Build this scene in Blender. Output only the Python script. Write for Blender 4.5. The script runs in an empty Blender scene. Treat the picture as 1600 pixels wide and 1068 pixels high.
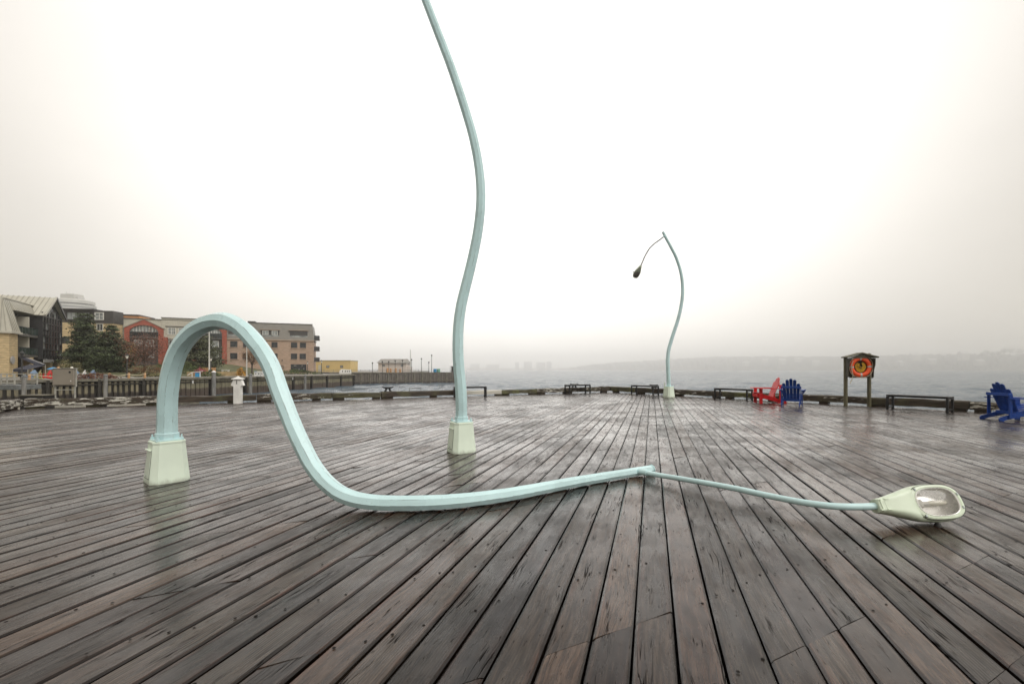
import bpy, bmesh, math, random
import numpy as np
from mathutils import Vector, Matrix, noise

random.seed(7)
RNG = np.random.default_rng(11)
sc = bpy.context.scene
COL = sc.collection
R = math.radians

# ------------------------------------------------------------------ camera
cam = bpy.data.cameras.new('camera')
cam.sensor_width = 36.0
cam.lens = 16.0
cam.shift_y = 43.0 / 1600.0
cam.clip_start = 0.05
cam.clip_end = 9000.0
cam_ob = bpy.data.objects.new('camera', cam)
COL.objects.link(cam_ob)
cam_ob.location = (0, 0, 1.2)
cam_ob.rotation_euler = (R(90), 0, 0)
sc.camera = cam_ob

# ------------------------------------------------------------------ light
SUN_ELEV, SUN_AZ = R(48), R(128)            # azimuth clockwise from +Y
SUN_DIR = Vector((math.sin(SUN_AZ) * math.cos(SUN_ELEV), math.cos(SUN_AZ) * math.cos(SUN_ELEV), math.sin(SUN_ELEV)))
sun = bpy.data.lights.new('sun', 'SUN')
sun.energy = 1.5
sun.angle = R(40)
sun.color = (1.0, 0.975, 0.94)
sun_ob = bpy.data.objects.new('sun', sun)
COL.objects.link(sun_ob)
sun_ob.rotation_euler = (-SUN_DIR).to_track_quat('-Z', 'Y').to_euler()
sun_ob.location = (0, 0, 60)

world = bpy.data.worlds.new('World')
sc.world = world
world.use_nodes = True
wn, wl = world.node_tree.nodes, world.node_tree.links
wn.clear()
w_out = wn.new('ShaderNodeOutputWorld')
w_bg = wn.new('ShaderNodeBackground')
w_bg.inputs['Strength'].default_value = 0.1
sky = wn.new('ShaderNodeTexSky')
sky.sky_type = 'NISHITA'
sky.sun_disc = False
sky.sun_elevation = SUN_ELEV
sky.sun_rotation = SUN_AZ
w_tc = wn.new('ShaderNodeTexCoord')
w_dot = wn.new('ShaderNodeVectorMath'); w_dot.operation = 'DOT_PRODUCT'
gd = Vector((0.0, 0.79, 0.62)).normalized()   # the bright part of the cloud; its falloff also takes in the lens vignette
w_dot.inputs[1].default_value = gd
wl.new(w_tc.outputs['Generated'], w_dot.inputs[0])
w_map = wn.new('ShaderNodeMapRange'); w_map.interpolation_type = 'SMOOTHSTEP'
w_map.inputs['From Min'].default_value = 0.57
w_map.inputs['From Max'].default_value = 0.95
w_map.inputs['To Min'].default_value = 0.40
w_map.inputs['To Max'].default_value = 0.82
wl.new(w_dot.outputs['Value'], w_map.inputs['Value'])
w_sep = wn.new('ShaderNodeSeparateXYZ')
wl.new(w_tc.outputs['Generated'], w_sep.inputs[0])
w_el = wn.new('ShaderNodeMapRange')          # horizon raised above the zenith to brighten the mist and wet reflections
w_el.inputs['From Min'].default_value = 0.0
w_el.inputs['From Max'].default_value = 1.0
w_el.inputs['To Min'].default_value = 15.5
w_el.inputs['To Max'].default_value = 11.6
wl.new(w_sep.outputs['Z'], w_el.inputs['Value'])
w_m0 = wn.new('ShaderNodeMath'); w_m0.operation = 'MULTIPLY'
wl.new(w_map.outputs['Result'], w_m0.inputs[0])
wl.new(w_el.outputs['Result'], w_m0.inputs[1])
w_noise = wn.new('ShaderNodeTexNoise')
w_noise.inputs['Scale'].default_value = 1.6
w_noise.inputs['Detail'].default_value = 5.0
w_noise.inputs['Roughness'].default_value = 0.5
w_mp = wn.new('ShaderNodeMapping')
w_mp.inputs['Scale'].default_value = (1, 1, 2.2)
wl.new(w_tc.outputs['Generated'], w_mp.inputs['Vector'])
wl.new(w_mp.outputs['Vector'], w_noise.inputs['Vector'])
w_nm = wn.new('ShaderNodeMapRange')
w_nm.inputs['From Min'].default_value = 0.25
w_nm.inputs['From Max'].default_value = 0.75
w_nm.inputs['To Min'].default_value = 0.93
w_nm.inputs['To Max'].default_value = 1.06
wl.new(w_noise.outputs['Fac'], w_nm.inputs['Value'])
w_mul = wn.new('ShaderNodeMath'); w_mul.operation = 'MULTIPLY'
wl.new(w_m0.outputs['Value'], w_mul.inputs[0])
wl.new(w_nm.outputs['Result'], w_mul.inputs[1])
w_tint = wn.new('ShaderNodeMixRGB')          # lens vignette put into the cloud colour: yellower away from the bright patch
w_tint.inputs['Color1'].default_value = (1.0, 0.92, 0.785, 1)
w_tint.inputs['Color2'].default_value = (1.0, 0.968, 0.93, 1)
w_tf = wn.new('ShaderNodeMapRange')
w_tf.inputs['From Min'].default_value = 0.45
w_tf.inputs['From Max'].default_value = 0.95
wl.new(w_dot.outputs['Value'], w_tf.inputs['Value'])
wl.new(w_tf.outputs['Result'], w_tint.inputs['Fac'])
w_sc = wn.new('ShaderNodeVectorMath'); w_sc.operation = 'SCALE'
wl.new(w_tint.outputs['Color'], w_sc.inputs[0])
wl.new(w_mul.outputs['Value'], w_sc.inputs['Scale'])
w_mix = wn.new('ShaderNodeMixRGB')
w_mix.inputs['Fac'].default_value = 0.95     # overcast layer over the clear sky
wl.new(sky.outputs['Color'], w_mix.inputs['Color1'])
wl.new(w_sc.outputs['Vector'], w_mix.inputs['Color2'])
wl.new(w_mix.outputs['Color'], w_bg.inputs['Color'])
wl.new(w_bg.outputs['Background'], w_out.inputs['Surface'])

sc.view_settings.view_transform = 'Standard'
sc.view_settings.look = 'None'
sc.view_settings.gamma = 1.0
sc.view_settings.use_curve_mapping = False
sc.view_settings.exposure = 0.36
sc.render.engine = 'CYCLES'
sc.cycles.use_denoising = True
sc.cycles.max_bounces = 8
sc.cycles.volume_bounces = 4
sc.cycles.transparent_max_bounces = 12
sc.cycles.sample_clamp_indirect = 6.0


# ------------------------------------------------------------------ helpers
def tag(o, label=None, cat=None, group=None, kind=None):
    if label: o['label'] = label
    if cat: o['category'] = cat
    if group: o['group'] = group
    if kind: o['kind'] = kind
    return o


def empty(name, loc=(0, 0, 0), rz=0.0, parent=None):
    o = bpy.data.objects.new(name, None)
    o.empty_display_size = 0.2
    COL.objects.link(o)
    o.location = loc
    o.rotation_euler = (0, 0, rz)
    if parent: o.parent = parent
    return o


def thing(name, label, cat, loc=(0, 0, 0), rz=0.0, group=None):
    return tag(empty(name, loc, rz), label, cat, group)


def copy_obj(o, parent):
    c = o.copy()
    COL.objects.link(c)
    c.parent = parent
    return c


def copy_tree(o, parent=None):
    c = copy_obj(o, parent)
    for ch in list(o.children):
        copy_tree(ch, c)
    return c


def dup(root, loc, rz, label=None):
    c = copy_tree(root)
    c.location = loc
    c.rotation_euler = (0, 0, rz)
    if label: c['label'] = label
    return c


class MB:
    """collects shapes, then links them as one mesh object"""
    def __init__(self):
        self.v, self.f = [], []

    def add(self, vs, fs):
        n = len(self.v)
        self.v += [tuple(p) for p in vs]
        self.f += [tuple(n + i for i in f) for f in fs]
        return self

    def box(self, c, s, M=None, rz=0.0, taper=1.0, bev=0.0):
        hx, hy, hz = s[0] / 2, s[1] / 2, s[2] / 2
        t = taper
        if bev <= 0:
            vs = [(-hx, -hy, -hz), (hx, -hy, -hz), (hx, hy, -hz), (-hx, hy, -hz),
                  (-hx * t, -hy * t, hz), (hx * t, -hy * t, hz), (hx * t, hy * t, hz), (-hx * t, hy * t, hz)]
            fs = [(0, 3, 2, 1), (4, 5, 6, 7), (0, 1, 5, 4), (1, 2, 6, 5), (2, 3, 7, 6), (3, 0, 4, 7)]
        else:
            b = min(bev, hx * .9, hy * .9, hz * .9)
            bm = bmesh.new()
            bmesh.ops.create_cube(bm, size=1.0)
            for q in bm.verts:
                q.co = Vector((q.co.x * s[0], q.co.y * s[1], q.co.z * s[2]))
                if t != 1 and q.co.z > 0: q.co.x *= t; q.co.y *= t
            bmesh.ops.bevel(bm, geom=list(bm.edges), offset=b, segments=1, affect='EDGES', profile=0.5)
            bm.verts.index_update()
            vs = [q.co.copy() for q in bm.verts]
            fs = [tuple(q.index for q in f.verts) for f in bm.faces]
            bm.free()
        m = Matrix.Rotation(rz, 3, 'Z') if M is None else M
        c = Vector(c)
        return self.add([c + m @ Vector(p) for p in vs], fs)

    def beam(self, a, b, w, h, up=(0, 0, 1), bev=0.0):
        a, b = Vector(a), Vector(b)
        d = (b - a)
        L = d.length
        x = d.normalized()
        y = Vector(up).cross(x)
        if y.length < 1e-4: y = Vector((0, 1, 0)).cross(x)
        y.normalize()
        z = x.cross(y)
        M = Matrix((x, y, z)).transposed()
        return self.box((a + b) / 2, (L, w, h), M=M, bev=bev)

    def prism(self, poly, z0, z1, M=None, o=(0, 0, 0)):
        """poly: (x, y) outline, extruded along z; M/o place it"""
        n = len(poly)
        vs = [(p[0], p[1], z0) for p in poly] + [(p[0], p[1], z1) for p in poly]
        fs = [tuple(range(n - 1, -1, -1)), tuple(range(n, 2 * n))]
        fs += [(i, (i + 1) % n, n + (i + 1) % n, n + i) for i in range(n)]
        o = Vector(o)
        if M is not None: vs = [o + M @ Vector(p) for p in vs]
        else: vs = [o + Vector(p) for p in vs]
        return self.add(vs, fs)

    def tube(self, pts, r, n=8, cap=True):
        pts = [Vector(p) for p in pts]
        rs = r if hasattr(r, '__len__') else [r] * len(pts)
        fr = frames(pts)
        vs, fs = [], []
        for p, (x, y), q in zip(pts, fr, rs):
            for k in range(n):
                a = 2 * math.pi * k / n
                vs.append(p + x * (q * math.cos(a)) + y * (q * math.sin(a)))
        for i in range(len(pts) - 1):
            for k in range(n):
                fs.append((i * n + k, i * n + (k + 1) % n, (i + 1) * n + (k + 1) % n, (i + 1) * n + k))
        if cap:
            fs.append(tuple(range(n - 1, -1, -1)))
            fs.append(tuple((len(pts) - 1) * n + k for k in range(n)))
        return self.add(vs, fs)

    def lathe(self, prof, n=12, o=(0, 0, 0), M=None):
        o = Vector(o)
        vs, fs = [], []
        for (r, z) in prof:
            for k in range(n):
                a = 2 * math.pi * k / n
                p = Vector((r * math.cos(a), r * math.sin(a), z))
                vs.append(o + (M @ p if M is not None else p))
        for i in range(len(prof) - 1):
            for k in range(n):
                fs.append((i * n + k, i * n + (k + 1) % n, (i + 1) * n + (k + 1) % n, (i + 1) * n + k))
        fs.append(tuple(range(n - 1, -1, -1)))
        fs.append(tuple((len(prof) - 1) * n + k for k in range(n)))
        return self.add(vs, fs)

    def build(self, name, mat, parent=None, smooth=False, kind=None):
        me = bpy.data.meshes.new(name)
        me.from_pydata(self.v, [], self.f)
        me.update()
        if smooth:
            me.polygons.foreach_set('use_smooth', [True] * len(me.polygons))
            me.set_sharp_from_angle(angle=R(38))
        me.materials.append(mat)
        o = bpy.data.objects.new(name, me)
        COL.objects.link(o)
        if parent: o.parent = parent
        if kind: o['kind'] = kind
        return o


def frames(pts):
    """parallel-transported (x, y) axes along a path"""
    n = len(pts)
    tan = []
    for i in range(n):
        a, b = pts[max(i - 1, 0)], pts[min(i + 1, n - 1)]
        tan.append((b - a).normalized())
    t0 = tan[0]
    ref = Vector((0, -1, 0)) if abs(t0.y) < 0.9 else Vector((0, 0, 1))
    x = (ref - t0 * ref.dot(t0)).normalized()
    out = []
    for i in range(n):
        if i:
            q = tan[i - 1].rotation_difference(tan[i])
            x = q @ x
            x = (x - tan[i] * x.dot(tan[i])).normalized()
        out.append((x, tan[i].cross(x)))
    return out


def spline(pts, per=8):
    """Catmull-Rom through points of any dimension"""
    P = [np.array(p, float) for p in pts]
    P = [2 * P[0] - P[1]] + P + [2 * P[-1] - P[-2]]
    out = []
    for i in range(1, len(P) - 2):
        p0, p1, p2, p3 = P[i - 1:i + 3]
        for k in range(per):
            t = k / per
            out.append(.5 * ((2 * p1) + (p2 - p0) * t + (2 * p0 - 5 * p1 + 4 * p2 - p3) * t * t + (3 * p1 - p0 - 3 * p2 + p3) * t ** 3))
    out.append(P[-2])
    return out


# ------------------------------------------------------------------ materials
def nodes_of(name):
    m = bpy.data.materials.new(name)
    m.use_nodes = True
    nt = m.node_tree
    return m, nt, nt.nodes['Principled BSDF']


class NT:
    """small wrapper to keep node code short"""
    def __init__(self, nt):
        self.nt = nt

    def n(self, t, **kw):
        nd = self.nt.nodes.new(t)
        for k, v in kw.items():
            if hasattr(nd, k) and k not in ('Scale',): setattr(nd, k, v)
            else: nd.inputs[k].default_value = v
        return nd

    def l(self, a, b):
        self.nt.links.new(a, b)

    def math(self, op, a, b=None, clamp=False):
        nd = self.nt.nodes.new('ShaderNodeMath')
        nd.operation = op
        nd.use_clamp = clamp
        for i, x in enumerate((a, b)):
            if x is None: continue
            if isinstance(x, (int, float)): nd.inputs[i].default_value = x
            else: self.l(x, nd.inputs[i])
        return nd.outputs[0]

    def mix(self, fac, c1, c2, blend='MIX'):
        nd = self.nt.nodes.new('ShaderNodeMixRGB')
        nd.blend_type = blend
        for i, x in enumerate((fac, c1, c2)):
            if isinstance(x, (int, float)): nd.inputs[i].default_value = x
            elif isinstance(x, tuple): nd.inputs[i].default_value = (*x, 1)
            else: self.l(x, nd.inputs[i])
        return nd.outputs[0]

    def ramp(self, val, a, b, lo=0.0, hi=1.0):
        nd = self.nt.nodes.new('ShaderNodeMapRange')
        nd.interpolation_type = 'SMOOTHSTEP'
        nd.inputs['From Min'].default_value = a
        nd.inputs['From Max'].default_value = b
        nd.inputs['To Min'].default_value = lo
        nd.inputs['To Max'].default_value = hi
        self.l(val, nd.inputs['Value'])
        return nd.outputs['Result']

    def noise(self, vec, scale, detail=3.0, rough=.55, dist=0.0):
        nd = self.nt.nodes.new('ShaderNodeTexNoise')
        nd.inputs['Scale'].default_value = scale
        nd.inputs['Detail'].default_value = detail
        nd.inputs['Roughness'].default_value = rough
        nd.inputs['Distortion'].default_value = dist
        if vec is not None: self.l(vec, nd.inputs['Vector'])
        return nd.outputs['Fac']

    def mapping(self, vec, scale=(1, 1, 1), loc=(0, 0, 0)):
        nd = self.nt.nodes.new('ShaderNodeMapping')
        nd.inputs['Scale'].default_value = scale
        nd.inputs['Location'].default_value = loc
        self.l(vec, nd.inputs['Vector'])
        return nd.outputs['Vector']

    def bump(self, h, strength, dist=0.01, prev=None):
        nd = self.nt.nodes.new('ShaderNodeBump')
        nd.inputs['Strength'].default_value = strength
        nd.inputs['Distance'].default_value = dist
        self.l(h, nd.inputs['Height'])
        if prev is not None: self.l(prev, nd.inputs['Normal'])
        return nd.outputs['Normal']


def pbr(name, col, rough=.5, var=.25, scale=4.0, stretch=(1, 1, 1), bump=.0, bscale=40.0, metal=0.0, spec=.5, col2=None, rvar=.1, tint=False, coord='Object'):
    """a surface with uneven colour, wear and grain"""
    m, nt, p = nodes_of(name)
    g = NT(nt)
    tc = g.n('ShaderNodeTexCoord')
    vec = g.mapping(tc.outputs[coord], stretch)
    n1 = g.noise(vec, scale, 5.0, .6)
    f = g.ramp(n1, .3, .7)
    dark = tuple(c * (1 - var) for c in col)
    lite = col2 if col2 else tuple(min(1, c * (1 + var)) for c in col)
    c = g.mix(f, dark, lite)
    if tint:
        at = g.n('ShaderNodeAttribute', attribute_name='tint')
        s = g.ramp(at.outputs['Fac'], 0, 1, .45, 1.6)
        sv = g.n('ShaderNodeVectorMath', operation='SCALE')
        g.l(c, sv.inputs[0]); g.l(s, sv.inputs['Scale'])
        c = sv.outputs[0]
    g.l(c, p.inputs['Base Color'])
    n2 = g.noise(vec, scale * 2.7, 3.0)
    g.l(g.ramp(n2, .3, .7, max(.02, rough - rvar), min(1, rough + rvar)), p.inputs['Roughness'])
    p.inputs['Metallic'].default_value = metal
    p.inputs['Specular IOR Level'].default_value = spec
    if bump:
        n3 = g.noise(vec, bscale, 4.0, .6)
        g.l(g.bump(n3, bump, .01), p.inputs['Normal'])
    return m


def plank_material():
    m, nt, p = nodes_of('wet_deck_wood')
    g = NT(nt)
    uv = g.n('ShaderNodeUVMap', uv_map='grain').outputs['UV']
    tint = g.n('ShaderNodeAttribute', attribute_name='tint').outputs['Fac']
    hue = g.n('ShaderNodeAttribute', attribute_name='hue').outputs['Fac']
    acr = g.n('ShaderNodeAttribute', attribute_name='across').outputs['Fac']
    geo = g.n('ShaderNodeNewGeometry').outputs['Position']
    # warp so the grain wanders
    wob = g.noise(g.mapping(uv, (3.0, 1.1, 1)), 1.0, 2.0)
    wv = g.n('ShaderNodeCombineXYZ')
    g.l(g.math('MULTIPLY', g.math('SUBTRACT', wob, .5), .11), wv.inputs['X'])
    add = g.n('ShaderNodeVectorMath', operation='ADD')
    g.l(uv, add.inputs[0]); g.l(wv.outputs[0], add.inputs[1])
    guv = add.outputs[0]
    fine = g.noise(g.mapping(guv, (230, 5.0, 1)), 1.0, 4.0, .65)
    mid = g.noise(g.mapping(guv, (58, 4.2, 1)), 1.0, 5.0, .62)
    # splits along the grain
    crk = g.noise(g.mapping(guv, (34, 1.3, 1), (7.3, 2.1, 0)), 1.0, 2.0, .5)
    cband = g.math('ABSOLUTE', g.math('SUBTRACT', crk, .5))
    cmask = g.ramp(g.noise(g.mapping(uv, (9, 1.4, 1), (3, 9, 0)), 1.0, 2.0), .50, .64)
    crack = g.math('MULTIPLY', g.ramp(cband, .004, .020, 1.0, 0.0), cmask)
    # torn short checks
    vor = g.noise(g.mapping(guv, (120, 11, 1), (1, 5, 0)), 1.0, 2.0, .5)
    check = g.math('MULTIPLY', g.ramp(vor, .65, .72), g.ramp(mid, .44, .58))
    # growth rings showing on some boards
    wv2 = g.n('ShaderNodeTexWave', wave_type='RINGS', rings_direction='Z')
    wv2.inputs['Scale'].default_value = 1.0
    wv2.inputs['Distortion'].default_value = 2.5
    wv2.inputs['Detail'].default_value = 2.0
    wv2.inputs['Detail Scale'].default_value = .6
    g.l(g.mapping(uv, (24, 2.2, 1)), wv2.inputs['Vector'])
    rings = g.math('MULTIPLY', wv2.outputs['Fac'], g.ramp(hue, .72, .78))
    # colours
    c = g.mix(tint, (.011, .0064, .0044), (.104, .072, .053))
    c = g.mix(g.math('MULTIPLY', g.ramp(hue, .55, .9), .55), c, (.060, .056, .042))      # greenish grey
    c = g.mix(g.math('MULTIPLY', g.ramp(hue, .28, .05), .6), c, (.070, .036, .023))       # brown
    blot = g.noise(g.mapping(uv, (7, 2.6, 1)), 1.0, 6.0, .68)
    c = g.mix(g.ramp(blot, .44, .68, 0, .5), c, (.112, .090, .074))
    damp = g.noise(g.mapping(uv, (7, 1.8, 1), (11, 3, 0)), 1.0, 5.0, .66)
    c = g.mix(g.ramp(damp, .50, .66, 0, .62), c, (.020, .0125, .009))
    blue = g.noise(g.mapping(uv, (8, 1.6, 1), (4, 4, 0)), 1.0, 4.0, .6)
    c = g.mix(g.ramp(blue, .56, .72, 0, .40), c, (.044, .046, .058))
    edge = g.ramp(g.math('ABSOLUTE', acr), .45, 1.0)
    rust = g.math('MULTIPLY', edge, g.ramp(g.noise(g.mapping(uv, (3, 1.2, 1), (8, 3, 0)), 1.0, 4.0, .6), .46, .68))
    c = g.mix(g.math('MULTIPLY', rust, .75), c, (.140, .048, .020))
    c = g.mix(g.ramp(mid, .50, .66, 0, .40), c, (.150, .124, .104))
    c = g.mix(g.ramp(mid, .38, .54, .66, 0), c, (.013, .009, .007))
    c = g.mix(g.ramp(fine, .36, .60, .55, 0), c, (.013, .011, .010))
    c = g.mix(g.math('MULTIPLY', rings, .35), c, (.016, .013, .012))
    moss = g.math('MULTIPLY', g.ramp(g.noise(geo, .55, 4.0, .6), .6, .74), g.ramp(mid, .4, .6))
    c = g.mix(g.math('MULTIPLY', moss, .35), c, (.045, .050, .022))
    vo = g.n('ShaderNodeTexVoronoi', feature='F1')
    vo.inputs['Scale'].default_value = 1.0
    g.l(g.mapping(guv, (5.2, 2.1, 1)), vo.inputs['Vector'])
    knot = g.ramp(vo.outputs['Distance'], .045, .10, 1, 0)
    c = g.mix(g.math('MULTIPLY', knot, .75), c, (.030, .014, .008))
    dark = g.math('MAXIMUM', crack, check)
    c = g.mix(g.math('MULTIPLY', dark, .9), c, (.004, .003, .003))
    c = g.mix(g.ramp(g.math('ABSOLUTE', acr), .80, 1.02, 0, .85), c, (.006, .005, .004))
    # every board has its own tone
    tone = g.n('ShaderNodeVectorMath', operation='SCALE')
    c = g.mix(1.0, c, (.90, .80, .715), 'MULTIPLY')
    g.l(c, tone.inputs[0]); g.l(g.ramp(tint, 0, 1, .50, 1.02), tone.inputs['Scale'])
    g.l(tone.outputs[0], p.inputs['Base Color'])
    # wetness
    wet = g.noise(geo, .8, 5.0, .62)
    wet2 = g.noise(g.mapping(uv, (16, 3.0, 1)), 1.0, 4.0, .6)
    r = g.math('ADD', g.ramp(wet, .35, .68, .13, .34), g.ramp(wet2, .3, .72, -.05, .18))
    r = g.math('ADD', r, g.math('MULTIPLY', g.math('SUBTRACT', hue, .5), .16))
    r = g.math('MAXIMUM', r, .10)
    g.l(g.math('ADD', r, g.math('MULTIPLY', dark, .3)), p.inputs['Roughness'])
    p.inputs['IOR'].default_value = 1.36
    g.l(g.ramp(dark, 0, 1, .16, .03), p.inputs['Specular IOR Level'])
    film = g.math('MULTIPLY', g.ramp(wet, .30, .62, 1.0, .55), g.ramp(wet2, .35, .75, 1.0, .72))
    film = g.math('MULTIPLY', film, g.ramp(dark, 0, 1, 1, .1))
    g.l(film, p.inputs['Coat Weight'])
    g.l(g.math('ADD', g.ramp(wet, .32, .66, .10, .26), g.math('MULTIPLY', hue, .08)), p.inputs['Coat Roughness'])
    p.inputs['Coat IOR'].default_value = 1.34
    hb = g.math('ADD', g.math('MULTIPLY', mid, .35), blot)
    g.l(g.bump(hb, .35, .004), p.inputs['Coat Normal'])
    h = g.math('ADD', g.math('MULTIPLY', fine, .25), g.math('MULTIPLY', mid, .8))
    h = g.math('SUBTRACT', h, g.math('MULTIPLY', dark, 1.3))
    h = g.math('ADD', h, g.math('MULTIPLY', blot, 1.4))
    h = g.math('SUBTRACT', h, g.math('MULTIPLY', rings, .22))
    g.l(g.bump(h, .8, .004), p.inputs['Normal'])
    return m


def flaking_timber(name, paint_lo, paint_hi, base=(.060, .042, .026), moss=(.070, .066, .028)):
    """old beam with what is left of its white paint"""
    m, nt, p = nodes_of(name)
    g = NT(nt)
    tc = g.n('ShaderNodeTexCoord').outputs['Object']
    oi = g.n('ShaderNodeObjectInfo').outputs['Random']
    off = g.n('ShaderNodeVectorMath', operation='ADD')
    cx = g.n('ShaderNodeCombineXYZ')
    g.l(g.math('MULTIPLY', oi, 37.0), cx.inputs['X'])
    g.l(tc, off.inputs[0]); g.l(cx.outputs[0], off.inputs[1])
    v = off.outputs[0]
    gr = g.noise(g.mapping(v, (2.0, 22, 22)), 1.0, 4.0, .65)
    c = g.mix(g.ramp(gr, .3, .7), tuple(x * .35 for x in base), base)
    c = g.mix(g.ramp(g.noise(v, 1.7, 4.0, .6), .48, .66, 0, .8), c, moss)
    fl = g.noise(g.mapping(v, (1.5, 5, 7)), 1.6, 6.0, .72)
    k = g.ramp(fl, paint_lo, paint_hi)
    c = g.mix(k, c, (.52, .50, .44))
    g.l(c, p.inputs['Base Color'])
    p.inputs['Roughness'].default_value = .65
    h = g.math('ADD', gr, g.math('MULTIPLY', k, .4))
    g.l(g.bump(h, .7, .02), p.inputs['Normal'])
    return m


def paint_material(name, col, rough=.32, grime=.5):
    """street furniture enamel: slight fading, drip streaks, small chips"""
    m, nt, p = nodes_of(name)
    g = NT(nt)
    tc = g.n('ShaderNodeTexCoord').outputs['Object']
    n1 = g.noise(tc, 1.3, 5.0, .6)
    c = g.mix(g.ramp(n1, .3, .7), tuple(x * .90 for x in col), tuple(min(1, x * 1.06) for x in col))
    st = g.noise(g.mapping(tc, (30, 30, 1.6)), 1.0, 3.0, .6)
    c = g.mix(g.ramp(st, .58, .75, 0, .22 * grime), c, tuple(x * .55 for x in col))
    sz = g.n('ShaderNodeSeparateXYZ')
    g.l(tc, sz.inputs[0])
    low = g.math('ADD', sz.outputs['Z'], g.math('MULTIPLY', g.noise(g.mapping(tc, (9, 9, 3)), 1.0, 4.0, .7), .14))
    c = g.mix(g.ramp(low, .06, .125, .75 * grime, 0), c, (.16, .15, .10))      # splashed dirt along the foot
    ch = g.noise(tc, 26.0, 3.0, .7)
    c = g.mix(g.ramp(ch, .70, .74, 0, .8 * grime), c, (.20, .21, .18))
    g.l(c, p.inputs['Base Color'])
    g.l(g.ramp(n1, .3, .7, rough - .07, rough + .12), p.inputs['Roughness'])
    g.l(g.bump(g.noise(tc, 60, 3.0), .05, .004), p.inputs['Normal'])
    return m


def pole_material():
    m, nt, p = nodes_of('pale_blue_pole_paint')
    g = NT(nt)
    uv = g.n('ShaderNodeUVMap', uv_map='skin').outputs['UV']
    tc = g.n('ShaderNodeTexCoord').outputs['Object']
    col = (.56, .765, .785)
    n1 = g.noise(tc, 2.2, 5.0, .6)
    c = g.mix(g.ramp(n1, .3, .7), tuple(x * .90 for x in col), tuple(min(1, x * 1.07) for x in col))
    sx = g.n('ShaderNodeSeparateXYZ')
    g.l(uv, sx.inputs[0])
    fr = g.math('FRACT', sx.outputs['X'])
    d = g.math('MINIMUM', fr, g.math('SUBTRACT', 1.0, fr))
    line = g.ramp(d, .02, .075, 1.0, 0.0)
    brk = g.ramp(g.noise(g.mapping(uv, (.9, 4.0, 1)), 1.0, 4.0, .7), .49, .60)
    c = g.mix(g.math('MULTIPLY', g.math('MULTIPLY', line, brk), .75), c, (.13, .17, .17))
    st = g.noise(g.mapping(uv, (5, 1.2, 1)), 1.0, 4.0, .6)
    c = g.mix(g.ramp(st, .54, .78, 0, .38), c, (.27, .35, .33))
    rust = g.ramp(g.noise(tc, 7.0, 5.0, .75), .68, .74)
    c = g.mix(g.math('MULTIPLY', rust, .5), c, (.20, .13, .07))
    ch = g.noise(tc, 38.0, 3.0, .7)
    c = g.mix(g.ramp(ch, .69, .74, 0, .7), c, (.17, .2, .19))
    g.l(c, p.inputs['Base Color'])
    g.l(g.ramp(n1, .3, .7, .22, .40), p.inputs['Roughness'])
    g.l(g.bump(g.noise(tc, 45, 3.0), .06, .004), p.inputs['Normal'])
    return m


def water_material():
    m, nt, p = nodes_of('harbour_water')
    g = NT(nt)
    geo = g.n('ShaderNodeNewGeometry').outputs['Position']
    v = g.mapping(geo, (1, 1.35, 1))
    c = g.mix(g.ramp(g.noise(geo, .05, 3.0), .35, .65), (.066, .104, .140), (.100, .142, .178))
    g.l(c, p.inputs['Base Color'])
    p.inputs['Roughness'].default_value = .07
    p.inputs['IOR'].default_value = 1.33
    b = g.bump(g.noise(v, .75, 7.0, .70), 1.0, .8)
    b = g.bump(g.noise(v, 3.2, 4.0, .65), .8, .10, b)
    g.l(b, p.inputs['Normal'])
    return m


def wall_board_material(name, top, low, zlow, zmix=.5):
    """harbour wall timber: weathered above, tide-stained below"""
    m, nt, p = nodes_of(name)
    g = NT(nt)
    geo = g.n('ShaderNodeNewGeometry').outputs['Position']
    oi = g.n('ShaderNodeObjectInfo').outputs['Random']
    sx = g.n('ShaderNodeSeparateXYZ')
    g.l(geo, sx.inputs[0])
    n = g.noise(g.mapping(geo, (6, 6, .8)), 1.0, 4.0, .6)
    c = g.mix(g.ramp(n, .3, .7), tuple(x * .6 for x in top), tuple(x * 1.25 for x in top))
    c = g.mix(g.math('MULTIPLY', oi, .4), c, tuple(x * .55 for x in top))
    zz = g.math('ADD', sx.outputs['Z'], g.math('MULTIPLY', g.noise(g.mapping(geo, (2.5, 2.5, .2)), 1.0, 3.0), zmix))
    c = g.mix(g.ramp(zz, zlow, zlow + .25, 1, 0), c, low)
    g.l(c, p.inputs['Base Color'])
    p.inputs['Roughness'].default_value = .7
    g.l(g.bump(n, .5, .03), p.inputs['Normal'])
    return m


M = {}
M['plank'] = plank_material()
M['nail'] = pbr('rusted_nail', (.010, .008, .007), .8, .3, 20, spec=.12)
M['under'] = pbr('dark_timber_and_gap_shade', (.014, .012, .011), .75, .4, 3, (1, 1, 1), .3, 12)
M['kerb_bare'] = flaking_timber('bare_kerb_timber', .68, .72)
M['kerb_some'] = flaking_timber('flaking_kerb_timber', .575, .615)
M['kerb_much'] = flaking_timber('white_flaked_kerb_timber', .51, .55)
M['kerb_moss'] = flaking_timber('mossy_kerb_timber', .60, .72, (.085, .075, .035), (.12, .125, .03))
M['kerb_white'] = flaking_timber('painted_kerb_timber', .22, .34)
M['pole'] = pole_material()
M['base'] = paint_material('pale_green_base_paint', (.79, .895, .76), .34, .55)
M['head'] = paint_material('pale_green_lamp_paint', (.72, .82, .66), .36, .6)
M['arm_silhouette'] = pbr('silhouette_arm_tone', (.06, .07, .075), .45, .2, 6)  # the arm's silhouette against the sky is put into this dark colour
M['steel'] = pbr('steel_fixing', (.30, .33, .32), .38, .3, 14, metal=.7)
M['reflector'] = pbr('reflector_metal', (.92, .91, .90), .25, .04, 8, metal=.3, rvar=.06)
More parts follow.
